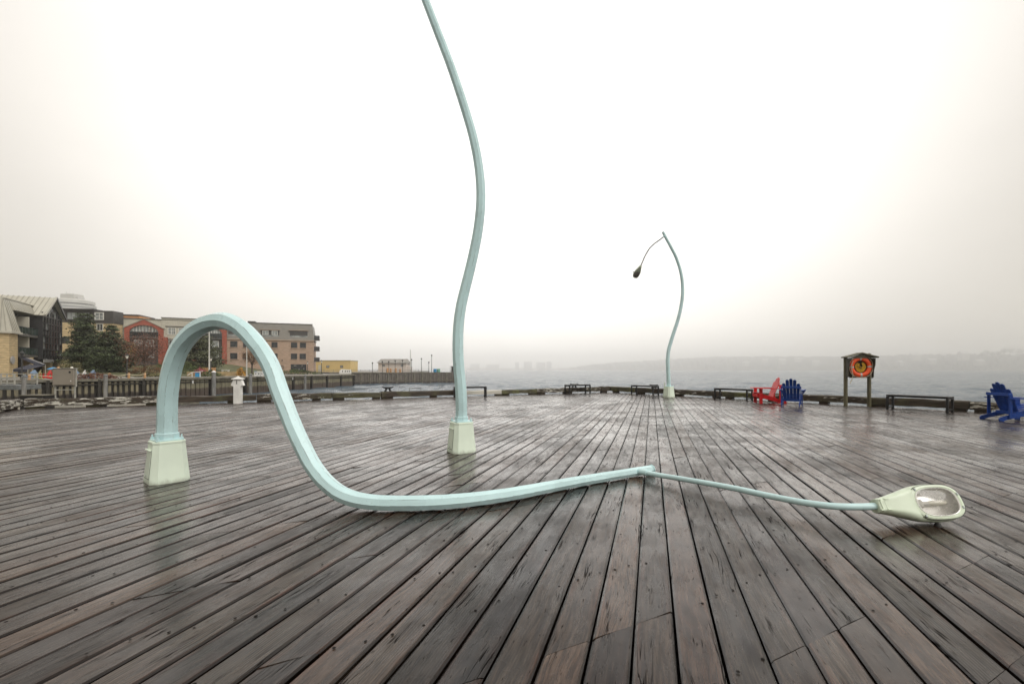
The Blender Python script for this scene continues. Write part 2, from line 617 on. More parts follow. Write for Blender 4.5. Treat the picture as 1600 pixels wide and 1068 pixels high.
M['rubber'] = pbr('black_rubber', (.018, .018, .018), .55, .2, 9)
M['black'] = pbr('black_bench_paint', (.014, .014, .015), .45, .3, 7)
M['castiron'] = pbr('black_cast_iron', (.016, .017, .018), .5, .35, 20, bump=.3, bscale=50)
M['galv'] = pbr('galvanised_tube', (.17, .18, .18), .42, .2, 12, metal=.4)
M['white'] = pbr('white_paint', (.76, .75, .72), .42, .10, 3, bump=.05)
M['red'] = pbr('red_chair_paint', (.60, .018, .020), .42, .18, 6, spec=.3)
M['blue'] = pbr('blue_chair_paint', (.012, .052, .26), .42, .25, 6, spec=.3)
M['blue_light'] = pbr('pale_blue_chair_paint', (.20, .29, .42), .4, .15, 6)
M['yellow_chair'] = pbr('yellow_chair_paint', (.34, .30, .13), .4, .15, 6)
M['post'] = pbr('olive_stained_timber', (.105, .095, .052), .6, .35, 3, (6, 6, .7), .4, 8)
M['panel'] = pbr('dark_olive_board', (.050, .043, .028), .6, .35, 5, bump=.2, bscale=20)
M['shingle'] = pbr('stand_roof_timber', (.115, .105, .065), .6, .3, 4, (1, 8, 1), .4, 8)
M['ring'] = pbr('orange_ring_vinyl', (.90, .10, .022), .42, .12, 5)
M['band'] = pbr('reflective_tape', (.50, .47, .44), .3, .1, 8)
M['rope_y'] = pbr('yellow_rope', (.68, .40, .03), .7, .3, 30, bump=.6, bscale=90)
M['rope_w'] = pbr('pale_rope', (.60, .52, .38), .75, .3, 30)
M['cabinet'] = pbr('grey_beige_cabinet', (.235, .205, .165), .45, .08, 2)
M['cabinet_side'] = pbr('galvanised_frame', (.34, .33, .29), .45, .2, 6)
M['board'] = wall_board_material('fender_board_wood', (.215, .185, .120), (.036, .026, .020), -1.25)
M['board2'] = wall_board_material('green_wall_wood', (.205, .185, .120), (.075, .055, .042), -1.1)
M['backing'] = wall_board_material('wall_backing', (.034, .028, .020), (.020, .015, .013), -1.3)
M['pier2'] = wall_board_material('far_pier_wood', (.150, .130, .108), (.060, .046, .040), -1.8)
M['cap'] = pbr('wall_cap_timber', (.155, .140, .105), .65, .35, 2, (1, 1, 1), .3, 9)
M['pile'] = pbr('grey_steel_pile', (.20, .195, .185), .6, .3, 1.5, (3, 3, .8), .2, 10)
M['paving'] = pbr('promenade_paving', (.20, .185, .155), .6, .2, .5)
M['grass'] = pbr('tired_lawn', (.085, .088, .036), .9, .4, .6, bump=.5, bscale=6)
M['post_orange'] = pbr('orange_bollard_wood', (.46, .25, .11), .6, .25, 5)
M['lamp_black'] = pbr('black_lamp_post', (.020, .020, .020), .45, .2, 6)
M['lamp_glass'] = pbr('frosted_lamp_glass', (.72, .70, .62), .3, .05, 4)
M['flagpole'] = pbr('white_flagpole', (.55, .54, .50), .4, .1, 2)
M['stone_tan'] = pbr('tan_stone', (.52, .40, .23), .8, .18, 1.5, (1, 1, 2), .2, 6)
M['stone_joint'] = pbr('stone_course', (.34, .25, .13), .85, .2, 2)
M['metal_roof'] = pbr('beige_metal_roof', (.46, .44, .37), .4, .06, .6)
M['metal_beige'] = pbr('beige_metal_wall', (.50, .47, .39), .45, .06, .6)
M['seam'] = pbr('standing_seam', (.29, .275, .225), .45, .06, 1)
M['seam_light'] = pbr('light_standing_seam', (.47, .45, .38), .45, .06, 1)
M['frame_dark'] = pbr('dark_window_frame', (.030, .030, .032), .4, .2, 3)
M['frame_white'] = pbr('white_window_frame', (.66, .65, .60), .45, .06, 3)
M['glass_dark'] = pbr('dark_window_glass', (.022, .026, .028), .05, .3, .7, spec=.6)
M['glass_mid'] = pbr('pale_window_glass', (.27, .29, .285), .12, .45, .9, spec=.6)  # paler than the dark glass
M['glass_green'] = pbr('green_balustrade_glass', (.035, .055, .050), .12, .2, .5, spec=.5)
M['slab'] = pbr('balcony_slab', (.11, .105, .095), .7, .2, 2)
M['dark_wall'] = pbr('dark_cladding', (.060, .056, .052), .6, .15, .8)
M['dark_void'] = pbr('void_shade_and_sign_black', (.012, .011, .011), .8, .4, 1)  # near-black; stands in for shade inside openings, also colours a sign
M['orange_wall'] = pbr('orange_brick', (.50, .24, .10), .8, .12, .8)
M['red_brick'] = pbr('red_brick', (.33, .090, .058), .85, .16, 1.2, (1, 1, 3), .2, 8)
M['tan_brick'] = pbr('pink_tan_brick', (.43, .31, .235), .85, .12, 1.0, (1, 1, 3), .2, 8)
M['brick_band'] = pbr('pale_brick_band', (.42, .32, .24), .8, .1, 1)
M['grey_roof'] = pbr('grey_mansard', (.22, .205, .18), .55, .08, .8)
M['concrete'] = pbr('pale_concrete', (.52, .51, .47), .8, .08, .2)
M['yellow_wall'] = pbr('yellow_siding', (.62, .46, .19), .6, .06, .3)
M['pink_wall'] = pbr('pale_pink_siding', (.62, .54, .48), .6, .06, .3)
M['barrel_blue'] = pbr('blue_barrel', (.03, .26, .52), .4, .1, 3)
M['barrel_green'] = pbr('green_barrel', (.16, .36, .27), .4, .1, 3)
M['needles'] = pbr('dark_needles', (.060, .078, .034), .8, .3, 2.0, tint=True)
M['needles2'] = pbr('grey_green_needles', (.085, .092, .048), .8, .3, 2.0, tint=True)
M['leaf_red'] = pbr('rust_leaves', (.190, .088, .060), .8, .3, 2, tint=True)
M['leaf_brown'] = pbr('brown_leaves', (.19, .105, .050), .8, .3, 2, tint=True)
M['leaf_yellow'] = pbr('yellow_leaves', (.46, .25, .035), .8, .3, 2, tint=True)
M['leaf_olive'] = pbr('olive_leaves', (.16, .145, .065), .8, .3, 2, tint=True)
M['leaf_green'] = pbr('green_hedge_leaves', (.085, .115, .036), .8, .3, 2, tint=True)
M['leaf_pink'] = pbr('pink_blossom', (.42, .11, .13), .7, .2, 3, tint=True)
M['bark'] = pbr('grey_brown_bark', (.075, .060, .048), .9, .3, 4, (4, 4, 1), .4, 12)
M['hill'] = pbr('far_wooded_hill', (.12, .12, .10), .95, .3, .03)
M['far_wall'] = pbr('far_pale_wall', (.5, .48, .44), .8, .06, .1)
M['far_mist'] = pbr('mist_paled_wall', (.58, .57, .55), .8, .1, .1)  # mist put into the colour: paled so far walls fade
M['awning'] = pbr('navy_awning', (.020, .022, .040), .7, .2, 3)
M['sign'] = pbr('pale_shop_fascia', (.34, .33, .32), .6, .1, 2)
M['water'] = water_material()

# ------------------------------------------------------------------ water
WZ = -2.2


def build_water():
    dense = np.linspace(-58, 58, 520)
    coarse = np.linspace(62, 298, 60)
    ang = np.radians(np.concatenate([dense, coarse]))
    n_a = len(ang)
    rr = 9.0 * (5000.0 / 9.0) ** (np.linspace(0, 1, 440))
    A, Rr = np.meshgrid(ang, rr)
    X, Y = Rr * np.sin(A), Rr * np.cos(A)
    Z = np.zeros_like(X)
    dr = np.gradient(rr)[:, None]
    rng = np.random.default_rng(5)
    for lam in (7.5, 5.6, 4.3, 3.4, 2.7, 2.2, 1.8, 1.45, 1.2, 1.0):
        for _ in range(3):
            th = R(205) + rng.normal(0, .5)
            k = 2 * math.pi / lam
            ph = rng.uniform(0, 6.28)
            w = np.sin(k * (X * math.sin(th) + Y * math.cos(th)) + ph + .7 * np.sin(.13 * X + .09 * Y + ph))
            amp = .020 * lam ** .75 * np.clip((lam / (3.2 * dr)) - .2, 0, 1)
            Z += amp * (w + .35 * w * np.abs(w))
    Z *= .6 * (np.abs(np.where(A > math.pi, A - 2 * math.pi, A)) < R(59))
    verts = np.stack([X, Y, Z + WZ], -1).reshape(-1, 3)
    idx = np.arange(len(rr) * n_a).reshape(len(rr), n_a)
    nx = np.roll(idx, -1, axis=1)
    q = np.stack([idx[:-1], nx[:-1], nx[1:], idx[1:]], -1).reshape(-1, 4)
    me = bpy.data.meshes.new('water')
    me.vertices.add(len(verts)); me.vertices.foreach_set('co', verts.ravel())
    me.loops.add(q.size); me.loops.foreach_set('vertex_index', q.ravel())
    me.polygons.add(len(q)); me.polygons.foreach_set('loop_start', np.arange(0, q.size, 4))
    me.update(calc_edges=True)
    me.polygons.foreach_set('use_smooth', [True] * len(q))
    me.materials.append(M['water'])
    o = bpy.data.objects.new('water', me)
    COL.objects.link(o)
    tag(o, 'grey choppy harbour water', None, None, 'structure')


build_water()

# ------------------------------------------------------------------ deck
TH = R(17.05)
PX, PY = math.sin(TH), math.cos(TH)               # along the boards
QX, QY = math.cos(TH), -math.sin(TH)              # across the boards
UX, UY = math.sin(R(62.0)), math.cos(R(62.0))     # along the far-left edge and the joists
VX, VY = -UY, UX
DECK = [(-14.9, 13.87), (5.2, 24.1), (19.7, 3.6), (19.7, -2.0), (-6.4, -2.0)]   # clockwise from above


def to_qt(x, y): return x * QX + y * QY, x * PX + y * PY
def to_xy(q, t): return q * QX + t * PX, q * QY + t * PY


DECK_QT = [to_qt(*p) for p in DECK]


def t_range(q):
    lo, hi = 1e9, -1e9
    n = len(DECK_QT)
    for i in range(n):
        (q0, t0), (q1, t1) = DECK_QT[i], DECK_QT[(i + 1) % n]
        if (q0 - q) * (q1 - q) <= 0 and q0 != q1:
            t = t0 + (t1 - t0) * (q - q0) / (q1 - q0)
            lo, hi = min(lo, t), max(hi, t)
    return (lo, hi) if hi > lo else None


deck = MB()
# one dark sheet stands in for joists and the shade below the gaps
deck.prism([(p[0], p[1]) for p in DECK][::-1], -0.42, -0.16)
qmin = min(p[0] for p in DECK_QT); qmax = max(p[0] for p in DECK_QT)
PITCH, QPH, JP, JPH = 0.181, -0.0766, 0.6635, 0.304
deck_ob = deck.build('pier_deck', M['under'])
tag(deck_ob, 'wet weathered plank deck of the pier', None, None, 'structure')

boards = []
i0 = math.ceil((qmin - QPH) / PITCH); i1 = math.floor((qmax - QPH) / PITCH)
for i in range(i0, i1):
    ga, gb = random.uniform(.0034, .0078), random.uniform(.0034, .0078)
    qa, qb = QPH + i * PITCH + ga, QPH + (i + 1) * PITCH - gb
    ra, rb = t_range(qa), t_range(qb)
    if not ra or not rb: continue
    lo = min(ra[0], rb[0]); hi = max(ra[1], rb[1])
    qm = (qa + qb) / 2
    k = math.ceil((lo - qm - JPH) / JP) + random.randint(1, 7)
    cuts = []
    while JPH + k * JP + qm < hi - .5:
        cuts.append(JPH + k * JP)
        k += random.choice((3, 4, 5, 5, 6, 7, 8))
    ends = [None] + cuts + [None]
    for a, b in zip(ends[:-1], ends[1:]):
        gl = random.uniform(.0012, .003)
        ta = ra[0] if a is None else qa + a + gl
        tb = rb[0] if a is None else qb + a + gl
        ea = ra[1] if b is None else qa + b - gl
        eb = rb[1] if b is None else qb + b - gl
        if min(ea - ta, eb - tb) < .12: continue
        boards.append((qa, qb, ta, tb, ea, eb))


def board_mesh(b, cap_seg=5):
    qa, qb, ta, tb, ea, eb = b
    L = (ea + eb - ta - tb) / 2
    ns = max(1, min(cap_seg, round(L / .75)))
    z = random.gauss(0, .0013)
    tilt = random.gauss(0, .0018)
    cup = random.gauss(.0006, .0012)
    bv = .012
    vs, fs, acr, uv = [], [], [], []
    ou, ov = random.uniform(0, 60), random.uniform(0, 60)
    prof = ((0, -.075, -1.12), (0, -.0075, -1.04), (bv, 0, -.86), (.5, cup, 0), (1 - bv, 0, .86), (1, -.0075, 1.04), (1, -.075, 1.12))
    W = qb - qa
    for s in range(ns + 1):
        f = s / ns
        wa, wb = (random.gauss(0, .0011), random.gauss(0, .0011)) if 0 < s < ns else (0, 0)
        for j, (pf, pz, pa) in enumerate(prof):
            x = pf if j in (0, 1, 5, 6) or j == 3 else (pf / W if j == 2 else 1 - bv / W)
            q = qa + x * W + (wa if x < .4 else wb if x > .6 else 0)
            t0 = ta + (tb - ta) * x; t1 = ea + (eb - ea) * x
            t = t0 + (t1 - t0) * f
            X, Y = to_xy(q, t)
            vs.append((X, Y, z + pz + tilt * (x - .5) * 2))
            acr.append(pa); uv.append((q + ou, t + ov))
    m = len(prof)
    for s in range(ns):
        for j in range(m - 1):
            a = s * m + j
            fs.append((a, a + 1, a + m + 1, a + m))
    fs.append(tuple(range(m)))
    fs.append(tuple(ns * m + j for j in range(m - 1, -1, -1)))
    return vs, fs, acr, uv


def link_boards(name, parts, kind=None):
    vs, fs, acr, uv, ti, hu = [], [], [], [], [], []
    for (v, f, a, u, t, h) in parts:
        n = len(vs)
        vs += v; fs += [tuple(n + i for i in q) for q in f]; acr += a; uv += u
        ti += [t] * len(v); hu += [h] * len(v)
    me = bpy.data.meshes.new(name)
    me.from_pydata(vs, [], fs)
    for nm, d in (('across', acr), ('tint', ti), ('hue', hu)):
        at = me.attributes.new(nm, 'FLOAT', 'POINT')
        at.data.foreach_set('value', d)
    ul = me.uv_layers.new(name='grain')
    li = np.empty(len(me.loops), int); me.loops.foreach_get('vertex_index', li)
    ul.data.foreach_set('uv', np.array(uv)[li].ravel())
    me.materials.append(M['plank'])
    o = bpy.data.objects.new(name, me)
    COL.objects.link(o)
    o.parent = deck_ob
    if kind: o['kind'] = kind
    return o


def seen_area(b):
    """how large the board shows in the photograph, roughly"""
    qa, qb, ta, tb, ea, eb = b
    s = 0.0
    n = 12
    for k in range(n):
        f = (k + .5) / n
        t = (ta + tb) / 2 * (1 - f) + (ea + eb) / 2 * f
        X, Y = to_xy((qa + qb) / 2, t)
        if Y > 1.7 and abs(X) < 1.16 * Y: s += 1.0 / Y ** 3
    return s / n * (ea - ta) * (qb - qa)


ranked = sorted(boards, key=seen_area, reverse=True)
rest = []
for k, b in enumerate(ranked):
    v, f, a, u = board_mesh(b)
    tint = min(1, max(0, random.gauss(.52, .34)))
    d = (v, f, a, u, tint, random.random())
    if k < 296: link_boards('plank', [d])
    else: rest.append(d)
link_boards('decking', rest, 'stuff')

# nail heads, two to a board at each joist
nails = MB()
for b in ranked:
    qa, qb, ta, tb, ea, eb = b
    qm = (qa + qb) / 2
    k0 = math.ceil((max(ta, tb) - qm - JPH) / JP); k1 = math.floor((min(ea, eb) - qm - JPH) / JP)
    for k in range(k0, k1 + 1):
        for s in (-1, 1):
            if random.random() < .14: continue
            q = qm + s * .048 + random.gauss(0, .006)
            t = q + JPH + k * JP + random.gauss(0, .012)
            if k == k0: t += .035
            if k == k1: t -= .035
            X, Y = to_xy(q, t)
            if not (1.4 < Y < 11.5 and abs(X) < 1.3 * Y + 1): continue
            r = random.uniform(.0062, .0095)
            c = [(X + r * math.cos(a * 1.0472), Y + r * math.sin(a * 1.0472), .0028) for a in range(6)]
            nails.add(c, [tuple(range(6))])
nails.build('nail_heads', M['nail'], deck_ob, kind='stuff')

# edge beam under the kerb
eb = MB()
for (a, b) in ((DECK[0], DECK[1]), (DECK[1], DECK[2]), (DECK[4], DECK[0])):
    av, bv_ = Vector((*a, -.30)), Vector((*b, -.30))
    d = (bv_ - av).normalized(); nrm = Vector((-d.y, d.x, 0))
    eb.beam(av + nrm * .12, bv_ + nrm * .12, .24, .56)
eb.build('edge_beam', M['under'], deck_ob)

# kerb: heavy timbers on blocks
kerb = tag(empty('pier_kerb'), 'old timber kerb round the edge of the pier', None, None, 'structure')


def kerb_run(a, b, spec, off=.17):
    a, b = Vector((*a, 0)), Vector((*b, 0))
    d = (b - a).normalized(); nrm = Vector((-d.y, d.x, 0))
    L = (b - a).length
    s = 0.0
    for (ln, mat, hgt) in spec:
        if s >= L: break
        e = min(s + ln, L + .1)
        ln2 = e - s - .02
        mb = MB()
        h = hgt
        n = 7
        vs, fs = [], []
        for k in range(n + 1):
            x = -ln2 / 2 + ln2 * k / n
            j = lambda q: random.gauss(0, q)
            w = .15
            ring = [(-w, -.10 + j(.006)), (-w + .01, .065 + j(.008)), (-w + .035, .105 + j(.009)), (w - .03, .105 + j(.008)), (w, .07), (w, -.10)]
            for (yy, zz) in ring: vs.append((x, yy + j(.005), zz * h / .2))
        for k in range(n):
            for q in range(6):
                fs.append((k * 6 + q, k * 6 + (q + 1) % 6, (k + 1) * 6 + (q + 1) % 6, (k + 1) * 6 + q))
        fs.append((0, 1, 2, 3, 4, 5)); fs.append(tuple(n * 6 + q for q in (5, 4, 3, 2, 1, 0)))
        mb.add(vs, fs)
        o = mb.build('timber', M[mat], kerb)
        c = a + d * ((s + e) / 2) + nrm * off
        o.location = (c.x, c.y, .065 + h / 2)
        o.rotation_euler = (0, 0, math.atan2(d.y, d.x))
        # blocks the timber sits on
        bx = s + .25
        while bx < e:
            p = a + d * bx + nrm * off
            bb = MB().box((0, 0, 0), (random.uniform(.25, .5), .22, .075))
            ob = bb.build('block', M['kerb_bare'], kerb)
            ob.location = (p.x, p.y, .0285)
            ob.rotation_euler = (0, 0, math.atan2(d.y, d.x))
            bx += random.uniform(1.3, 2.1)
        s = e


kerb_run(DECK[0], DECK[1], [(3.3, 'kerb_much', .22), (2.9, 'kerb_bare', .20), (2.6, 'kerb_some', .21), (1.9, 'kerb_moss', .19), (3.3, 'kerb_bare', .21), (2.2, 'kerb_white', .17), (1.9, 'kerb_moss', .17), (1.6, 'kerb_much', .19), (2.3, 'kerb_some', .21), (2.6, 'kerb_bare', .23)])
kerb_run(DECK[1], DECK[2], [(1.6, 'kerb_moss', .22), (2.2, 'kerb_bare', .22), (2.4, 'kerb_some', .21), (2.0, 'kerb_moss', .20), (3.0, 'kerb_some', .22), (2.4, 'kerb_bare', .22), (2.6, 'kerb_much', .21), (3.1, 'kerb_some', .22), (2.8, 'kerb_much', .22), (3, 'kerb_bare', .22), (3, 'kerb_some', .22)])
A0 = (-14.9 + .471 * 12, 13.87 - .882 * 12)
kerb_run(A0, DECK[0], [(3.2, 'kerb_some', .22), (3.0, 'kerb_much', .22), (3.1, 'kerb_bare', .22), (3, 'kerb_much', .23)])

# ------------------------------------------------------------------ drooping street lamps
def pole_mesh(name, pts, radii, parent, n=8):
    """octagonal tapering pole swept along a bent centre line; flat faces, thin seams at the edges"""
    P = [Vector(p) for p in pts]
    fr = frames(P)
    vs, fs, uvs = [], [], []
    ln = [0.0]
    for i in range(1, len(P)): ln.append(ln[-1] + (P[i] - P[i - 1]).length)
    for p, (x, y), q in zip(P, fr, radii):
        for k in range(n):
            a = 2 * math.pi * (k + .5) / n
            vs.append(p + x * (q * math.cos(a)) + y * (q * math.sin(a)))
    for i in range(len(P) - 1):
        for k in range(n):
            fs.append((i * n + k, i * n + (k + 1) % n, (i + 1) * n + (k + 1) % n, (i + 1) * n + k))
            uvs += [(k, ln[i]), (k + 1, ln[i]), (k + 1, ln[i + 1]), (k, ln[i + 1])]
    fs.append(tuple(range(n - 1, -1, -1))); uvs += [(.5, 0)] * n
    fs.append(tuple((len(P) - 1) * n + k for k in range(n))); uvs += [(.5, ln[-1])] * n
    me = bpy.data.meshes.new(name)
    me.from_pydata(vs, [], fs)
    ul = me.uv_layers.new(name='skin')
    ul.data.foreach_set('uv', np.array(uvs, float).ravel())
    # smooth along the pole, sharp across its edges
    me.polygons.foreach_set('use_smooth', [True] * len(fs))
    bm = bmesh.new(); bm.from_mesh(me)
    for e in bm.edges:
        a, b = e.verts[0].index, e.verts[1].index
        e.smooth = (a // n == b // n)
    bm.to_mesh(me); bm.free()
    me.materials.append(M['pole'])
    o = bpy.data.objects.new(name, me)
    COL.objects.link(o)
    o.parent = parent
    return o


def superell(hx, hy, n, e=2.7):
    out = []
    for k in range(n):
        a = 2 * math.pi * k / n
        c, s = math.cos(a), math.sin(a)
        out.append((hx * math.copysign(abs(c) ** (2 / e), c), hy * math.copysign(abs(s) ** (2 / e), s)))
    return out


def luminaire(parent, loc, axis, normal, L=.68, Wd=.92):
    """cobra-head lamp: +x from neck to nose, +z out of the lens"""
    x = Vector(axis).normalized()
    z = Vector(normal); z = (z - x * z.dot(x)).normalized()
    y = z.cross(x)
    mat = Matrix((x, y, z)).transposed().to_4x4()
    mat.translation = Vector(loc)
    k = L / .69
    st = [(0, .056, .058, .046), (.012, .060, .062, .05), (.05, .066, .068, .054), (.12, .084, .085, .060), (.20, .107, .100, .062), (.27, .128, .112, .056), (.32, .141, .118, .047), (.38, .150, .121, .040),
          (.45, .156, .120, .037), (.52, .156, .112, .036), (.58, .148, .097, .036), (.63, .130, .075, .035), (.665, .102, .050, .033), (.684, .068, .028, .028), (.69, .03, .012, .014)]
    S = [np.array(q) for q in spline(st, 5)]
    nth = 44
    lx, ly = .182, .124           # lens opening half sizes
    cx = .487
    mb = MB()
    for s in S:
        for t in range(nth):
            a = 2 * math.pi * t / nth
            c, sn = math.cos(a), math.sin(a)
            ww = s[1] * math.copysign(abs(c) ** .8, c)
            if sn > 0: zz = s[3] * min(1, sn * 1.25) ** .7
            else: zz = s[2] * -abs(sn) ** .9
            mb.v.append((s[0] * k, ww * Wd, zz))
    for i in range(len(S) - 1):
        for t in range(nth):
            a, b = i * nth + t, i * nth + (t + 1) % nth
            c_, d_ = (i + 1) * nth + (t + 1) % nth, (i + 1) * nth + t
            pc = [mb.v[q] for q in (a, b, c_, d_)]
            mx = sum(q[0] for q in pc) / 4 - cx * k; my = sum(q[1] for q in pc) / 4; mz = sum(q[2] for q in pc) / 4
            if mz > .012 and (abs(mx) / (lx * k)) ** 2.7 + (abs(my) / (ly * Wd)) ** 2.7 < 1.04: continue
            mb.f.append((a, d_, c_, b))
    mb.f.append(tuple(range(nth)))
    mb.f.append(tuple((len(S) - 1) * nth + t for t in range(nth - 1, -1, -1)))
    body = mb.build('luminaire', M['head'], parent, smooth=True)
    body.matrix_local = mat
    # door frame round the lens
    rim = MB()
    n = 44
    prof = [(1.16, .030), (1.17, .040), (1.12, .050), (1.02, .053), (.955, .046), (.95, .030)]
    for (s_, zz) in prof:
        for (a, b) in superell(lx * k * s_, ly * Wd * s_, n): rim.v.append((cx * k + a, b, zz))
    for i in range(len(prof) - 1):
        for t in range(n): rim.f.append((i * n + t, i * n + (t + 1) % n, (i + 1) * n + (t + 1) % n, (i + 1) * n + t))
    rim.build('lens_frame', M['head'], body, smooth=True)
    gk = MB()
    prof = [(1.150, .040), (1.190, .0415), (1.190, .030), (1.150, .030)]
    for (s_, zz) in prof:
        for (a, b) in superell(lx * k * s_, ly * Wd * s_, n): gk.v.append((cx * k + a, b, zz))
    for i in range(len(prof) - 1):
        for t in range(n): gk.f.append((i * n + t, i * n + (t + 1) % n, (i + 1) * n + (t + 1) % n, (i + 1) * n + t))
    gk.build('gasket', M['rubber'], body)
    # bright inner ring
    bez = MB()
    prof = [(.955, .047), (.93, .055), (.90, .053), (.885, .042)]
    for (s_, zz) in prof:
        for (a, b) in superell(lx * k * s_, ly * Wd * s_, n): bez.v.append((cx * k + a, b, zz))
    for i in range(len(prof) - 1):
        for t in range(n): bez.f.append((i * n + t, i * n + (t + 1) % n, (i + 1) * n + (t + 1) % n, (i + 1) * n + t))
    bez.build('inner_ring', M['reflector'], body, smooth=True)
    ref = MB()
    prof = [(.955, .034), (.90, .012), (.80, -.018), (.66, -.040), (.60, -.050), (.40, -.052)]
    for (s_, zz) in prof:
        for (a, b) in superell(lx * k * s_, ly * Wd * s_, n):
            ref.v.append((cx * k + a, b, zz + (.006 * math.cos(b * 34) if s_ < .7 else 0)))
    for i in range(len(prof) - 1):
        for t in range(n): ref.f.append((i * n + t, i * n + (t + 1) % n, (i + 1) * n + (t + 1) % n, (i + 1) * n + t))
    ref.f.append(tuple((len(prof) - 1) * n + t for t in range(n)))
    rf = ref.build('reflector', M['reflector'], body, smooth=True)
    socket = MB()
    socket.box((cx * k - .105 * k, 0, -.018), (.045, .062, .05), bev=.008)
    socket.tube([((cx - .09) * k, 0, -.012), ((cx - .03) * k, 0, -.012)], .016, 10)
    socket.build('socket', M['white'], body)
    bulb = MB()
    bulb.lathe([(.004, 0), (.016, .01), (.020, .05), (.021, .11), (.014, .145), (.003, .155)], 12, ((cx - .04) * k, 0, -.010), Matrix(((0, 0, 1), (0, 1, 0), (-1, 0, 0))))
    bulb.build('bulb', M['lamp_glass'], body, smooth=True)
    gl = MB()
    rings = [(.89, .046), (.7, .058), (.45, .065), (.2, .068)]
    for (s_, zz) in rings:
        for (a, b) in superell(lx * k * s_, ly * Wd * s_, n): gl.v.append((cx * k + a, b, zz))
    for i in range(len(rings) - 1):
        for t in range(n): gl.f.append((i * n + t, i * n + (t + 1) % n, (i + 1) * n + (t + 1) % n, (i + 1) * n + t))
    gl.f.append(tuple((len(rings) - 1) * n + t for t in range(n)))
    gl.build('lens', M['lens'], body, smooth=True)
    cl = MB()
    for xx in (.018, .050):
        cl.box((xx, 0, .050), (.010, .100, .012), bev=.002)
    for yy in (-.040, .040):
        for xx in (.006, .062):
            cl.tube([(xx - .012, yy, .058), (xx + .014, yy, .058)], .0055, 6)
    cl.build('neck_clamp', M['head'], body)
    for (a, b) in ((.33, .108), (.66, .055), (.66, -.055), (.33, -.108)):
        MB().box((a * k + .01, b * Wd, .050), (.016, .022, .014), bev=.003).build('latch', M['steel'], body)
    kn = MB()
    kn.lathe([(.013, 0), (.013, .02), (.021, .022), (.023, .05), (.020, .060), (.006, .063)], 14, (.455 * k, -.140 * Wd, -.012), Matrix(((1, 0, 0), (0, 0, -1), (0, 1, 0))))
    kn.build('photocell', M['rubber'], body, smooth=True)
    return body


def lens_material():
    m, nt, p = nodes_of('lamp_lens_glass')
    nt.nodes.remove(p)
    g = NT(nt)
    out = nt.nodes['Material Output']
    tr = g.n('ShaderNodeBsdfTransparent'); tr.inputs['Color'].default_value = (.98, .975, .96, 1)
    gl = g.n('ShaderNodeBsdfGlossy'); gl.inputs['Roughness'].default_value = .05
    fr = g.n('ShaderNodeFresnel'); fr.inputs['IOR'].default_value = 1.45
    mx = g.n('ShaderNodeMixShader')
    g.l(fr.outputs[0], mx.inputs[0]); g.l(tr.outputs[0], mx.inputs[1]); g.l(gl.outputs[0], mx.inputs[2])
    g.l(mx.outputs[0], out.inputs['Surface'])
    return m


M['lens'] = lens_material()


def lamp_base(root, rz, size=.36, h=.44, top=.80):
    """chamfered tapering plinth with a service door; the root stands at its centre"""
    b = size / 2
    c = size * .17
    outline = [(b - c, -b), (b, -b + c), (b, b - c), (b - c, b), (-b + c, b), (-b, b - c), (-b, -b + c), (-b + c, -b)]
    mb = MB()
    levels = [(1.0, 0), (1.0, .018), (top, h - .03), (top * 1.02, h - .024), (top * 1.02, h - .008), (top * .97, h)]
    for (s, z) in levels:
        for (x, y) in outline: mb.v.append((x * s, y * s, z))
    n = 8
    for i in range(len(levels) - 1):
        for k in range(n):
            mb.f.append((i * n + k, i * n + (k + 1) % n, (i + 1) * n + (k + 1) % n, (i + 1) * n + k))
    mb.f.append(tuple(range(n - 1, -1, -1)))
    mb.f.append(tuple((len(levels) - 1) * n + k for k in range(n)))
    base = mb.build('plinth', M['base'], root)
    base.rotation_euler = (0, 0, rz)
    # service door on the -x side
    sl = b * (1 - top) / (h - .05)
    ang = math.atan(sl)
    Md = Matrix.Rotation(ang, 3, 'Y')
    zc = h * .46
    xc = -(b - sl * (zc - .018))
    hw = (b - c) * .80
    d = MB().box((xc - .001, 0, zc), (.008, hw * 1.75, h * .66), M=Md, bev=.002)
    dr = d.build('door', M['base'], base)
    MB().box((xc + .0015, 0, zc), (.006, hw * 1.75 + .014, h * .66 + .014), M=Md).build('door_gap', M['rubber'], dr)
    hd = MB().box((xc + sl * h * .33 - .012, 0, zc + h * .335), (.026, hw * 1.8, .012), M=Md, bev=.003)
    hd.build('door_hood', M['base'], base)
    sc_ = MB().tube([(xc - sl * h * .27 - .012, 0, zc - h * .27), (xc - sl * h * .27 + .004, 0, zc - h * .27)], .008, 8)
    sc_.build('door_screw', M['steel'], base)
    pl = MB().box((0, 0, h + .008), (size * .70, size * .70, .016), rz=rz, bev=.004)
    pl.build('base_plate', M['pole'], root)
    for sx in (-1, 1):
        for sy in (-1, 1):
            q = Matrix.Rotation(rz, 3, 'Z') @ Vector((sx * size * .295, sy * size * .295, 0))
            bo = MB().lathe([(.018, 0), (.018, .016), (.009, .017), (.009, .042), (.004, .045)], 6, (q.x, q.y, h + .016))
            bo.build('bolt', M['pole'], root)
    return base


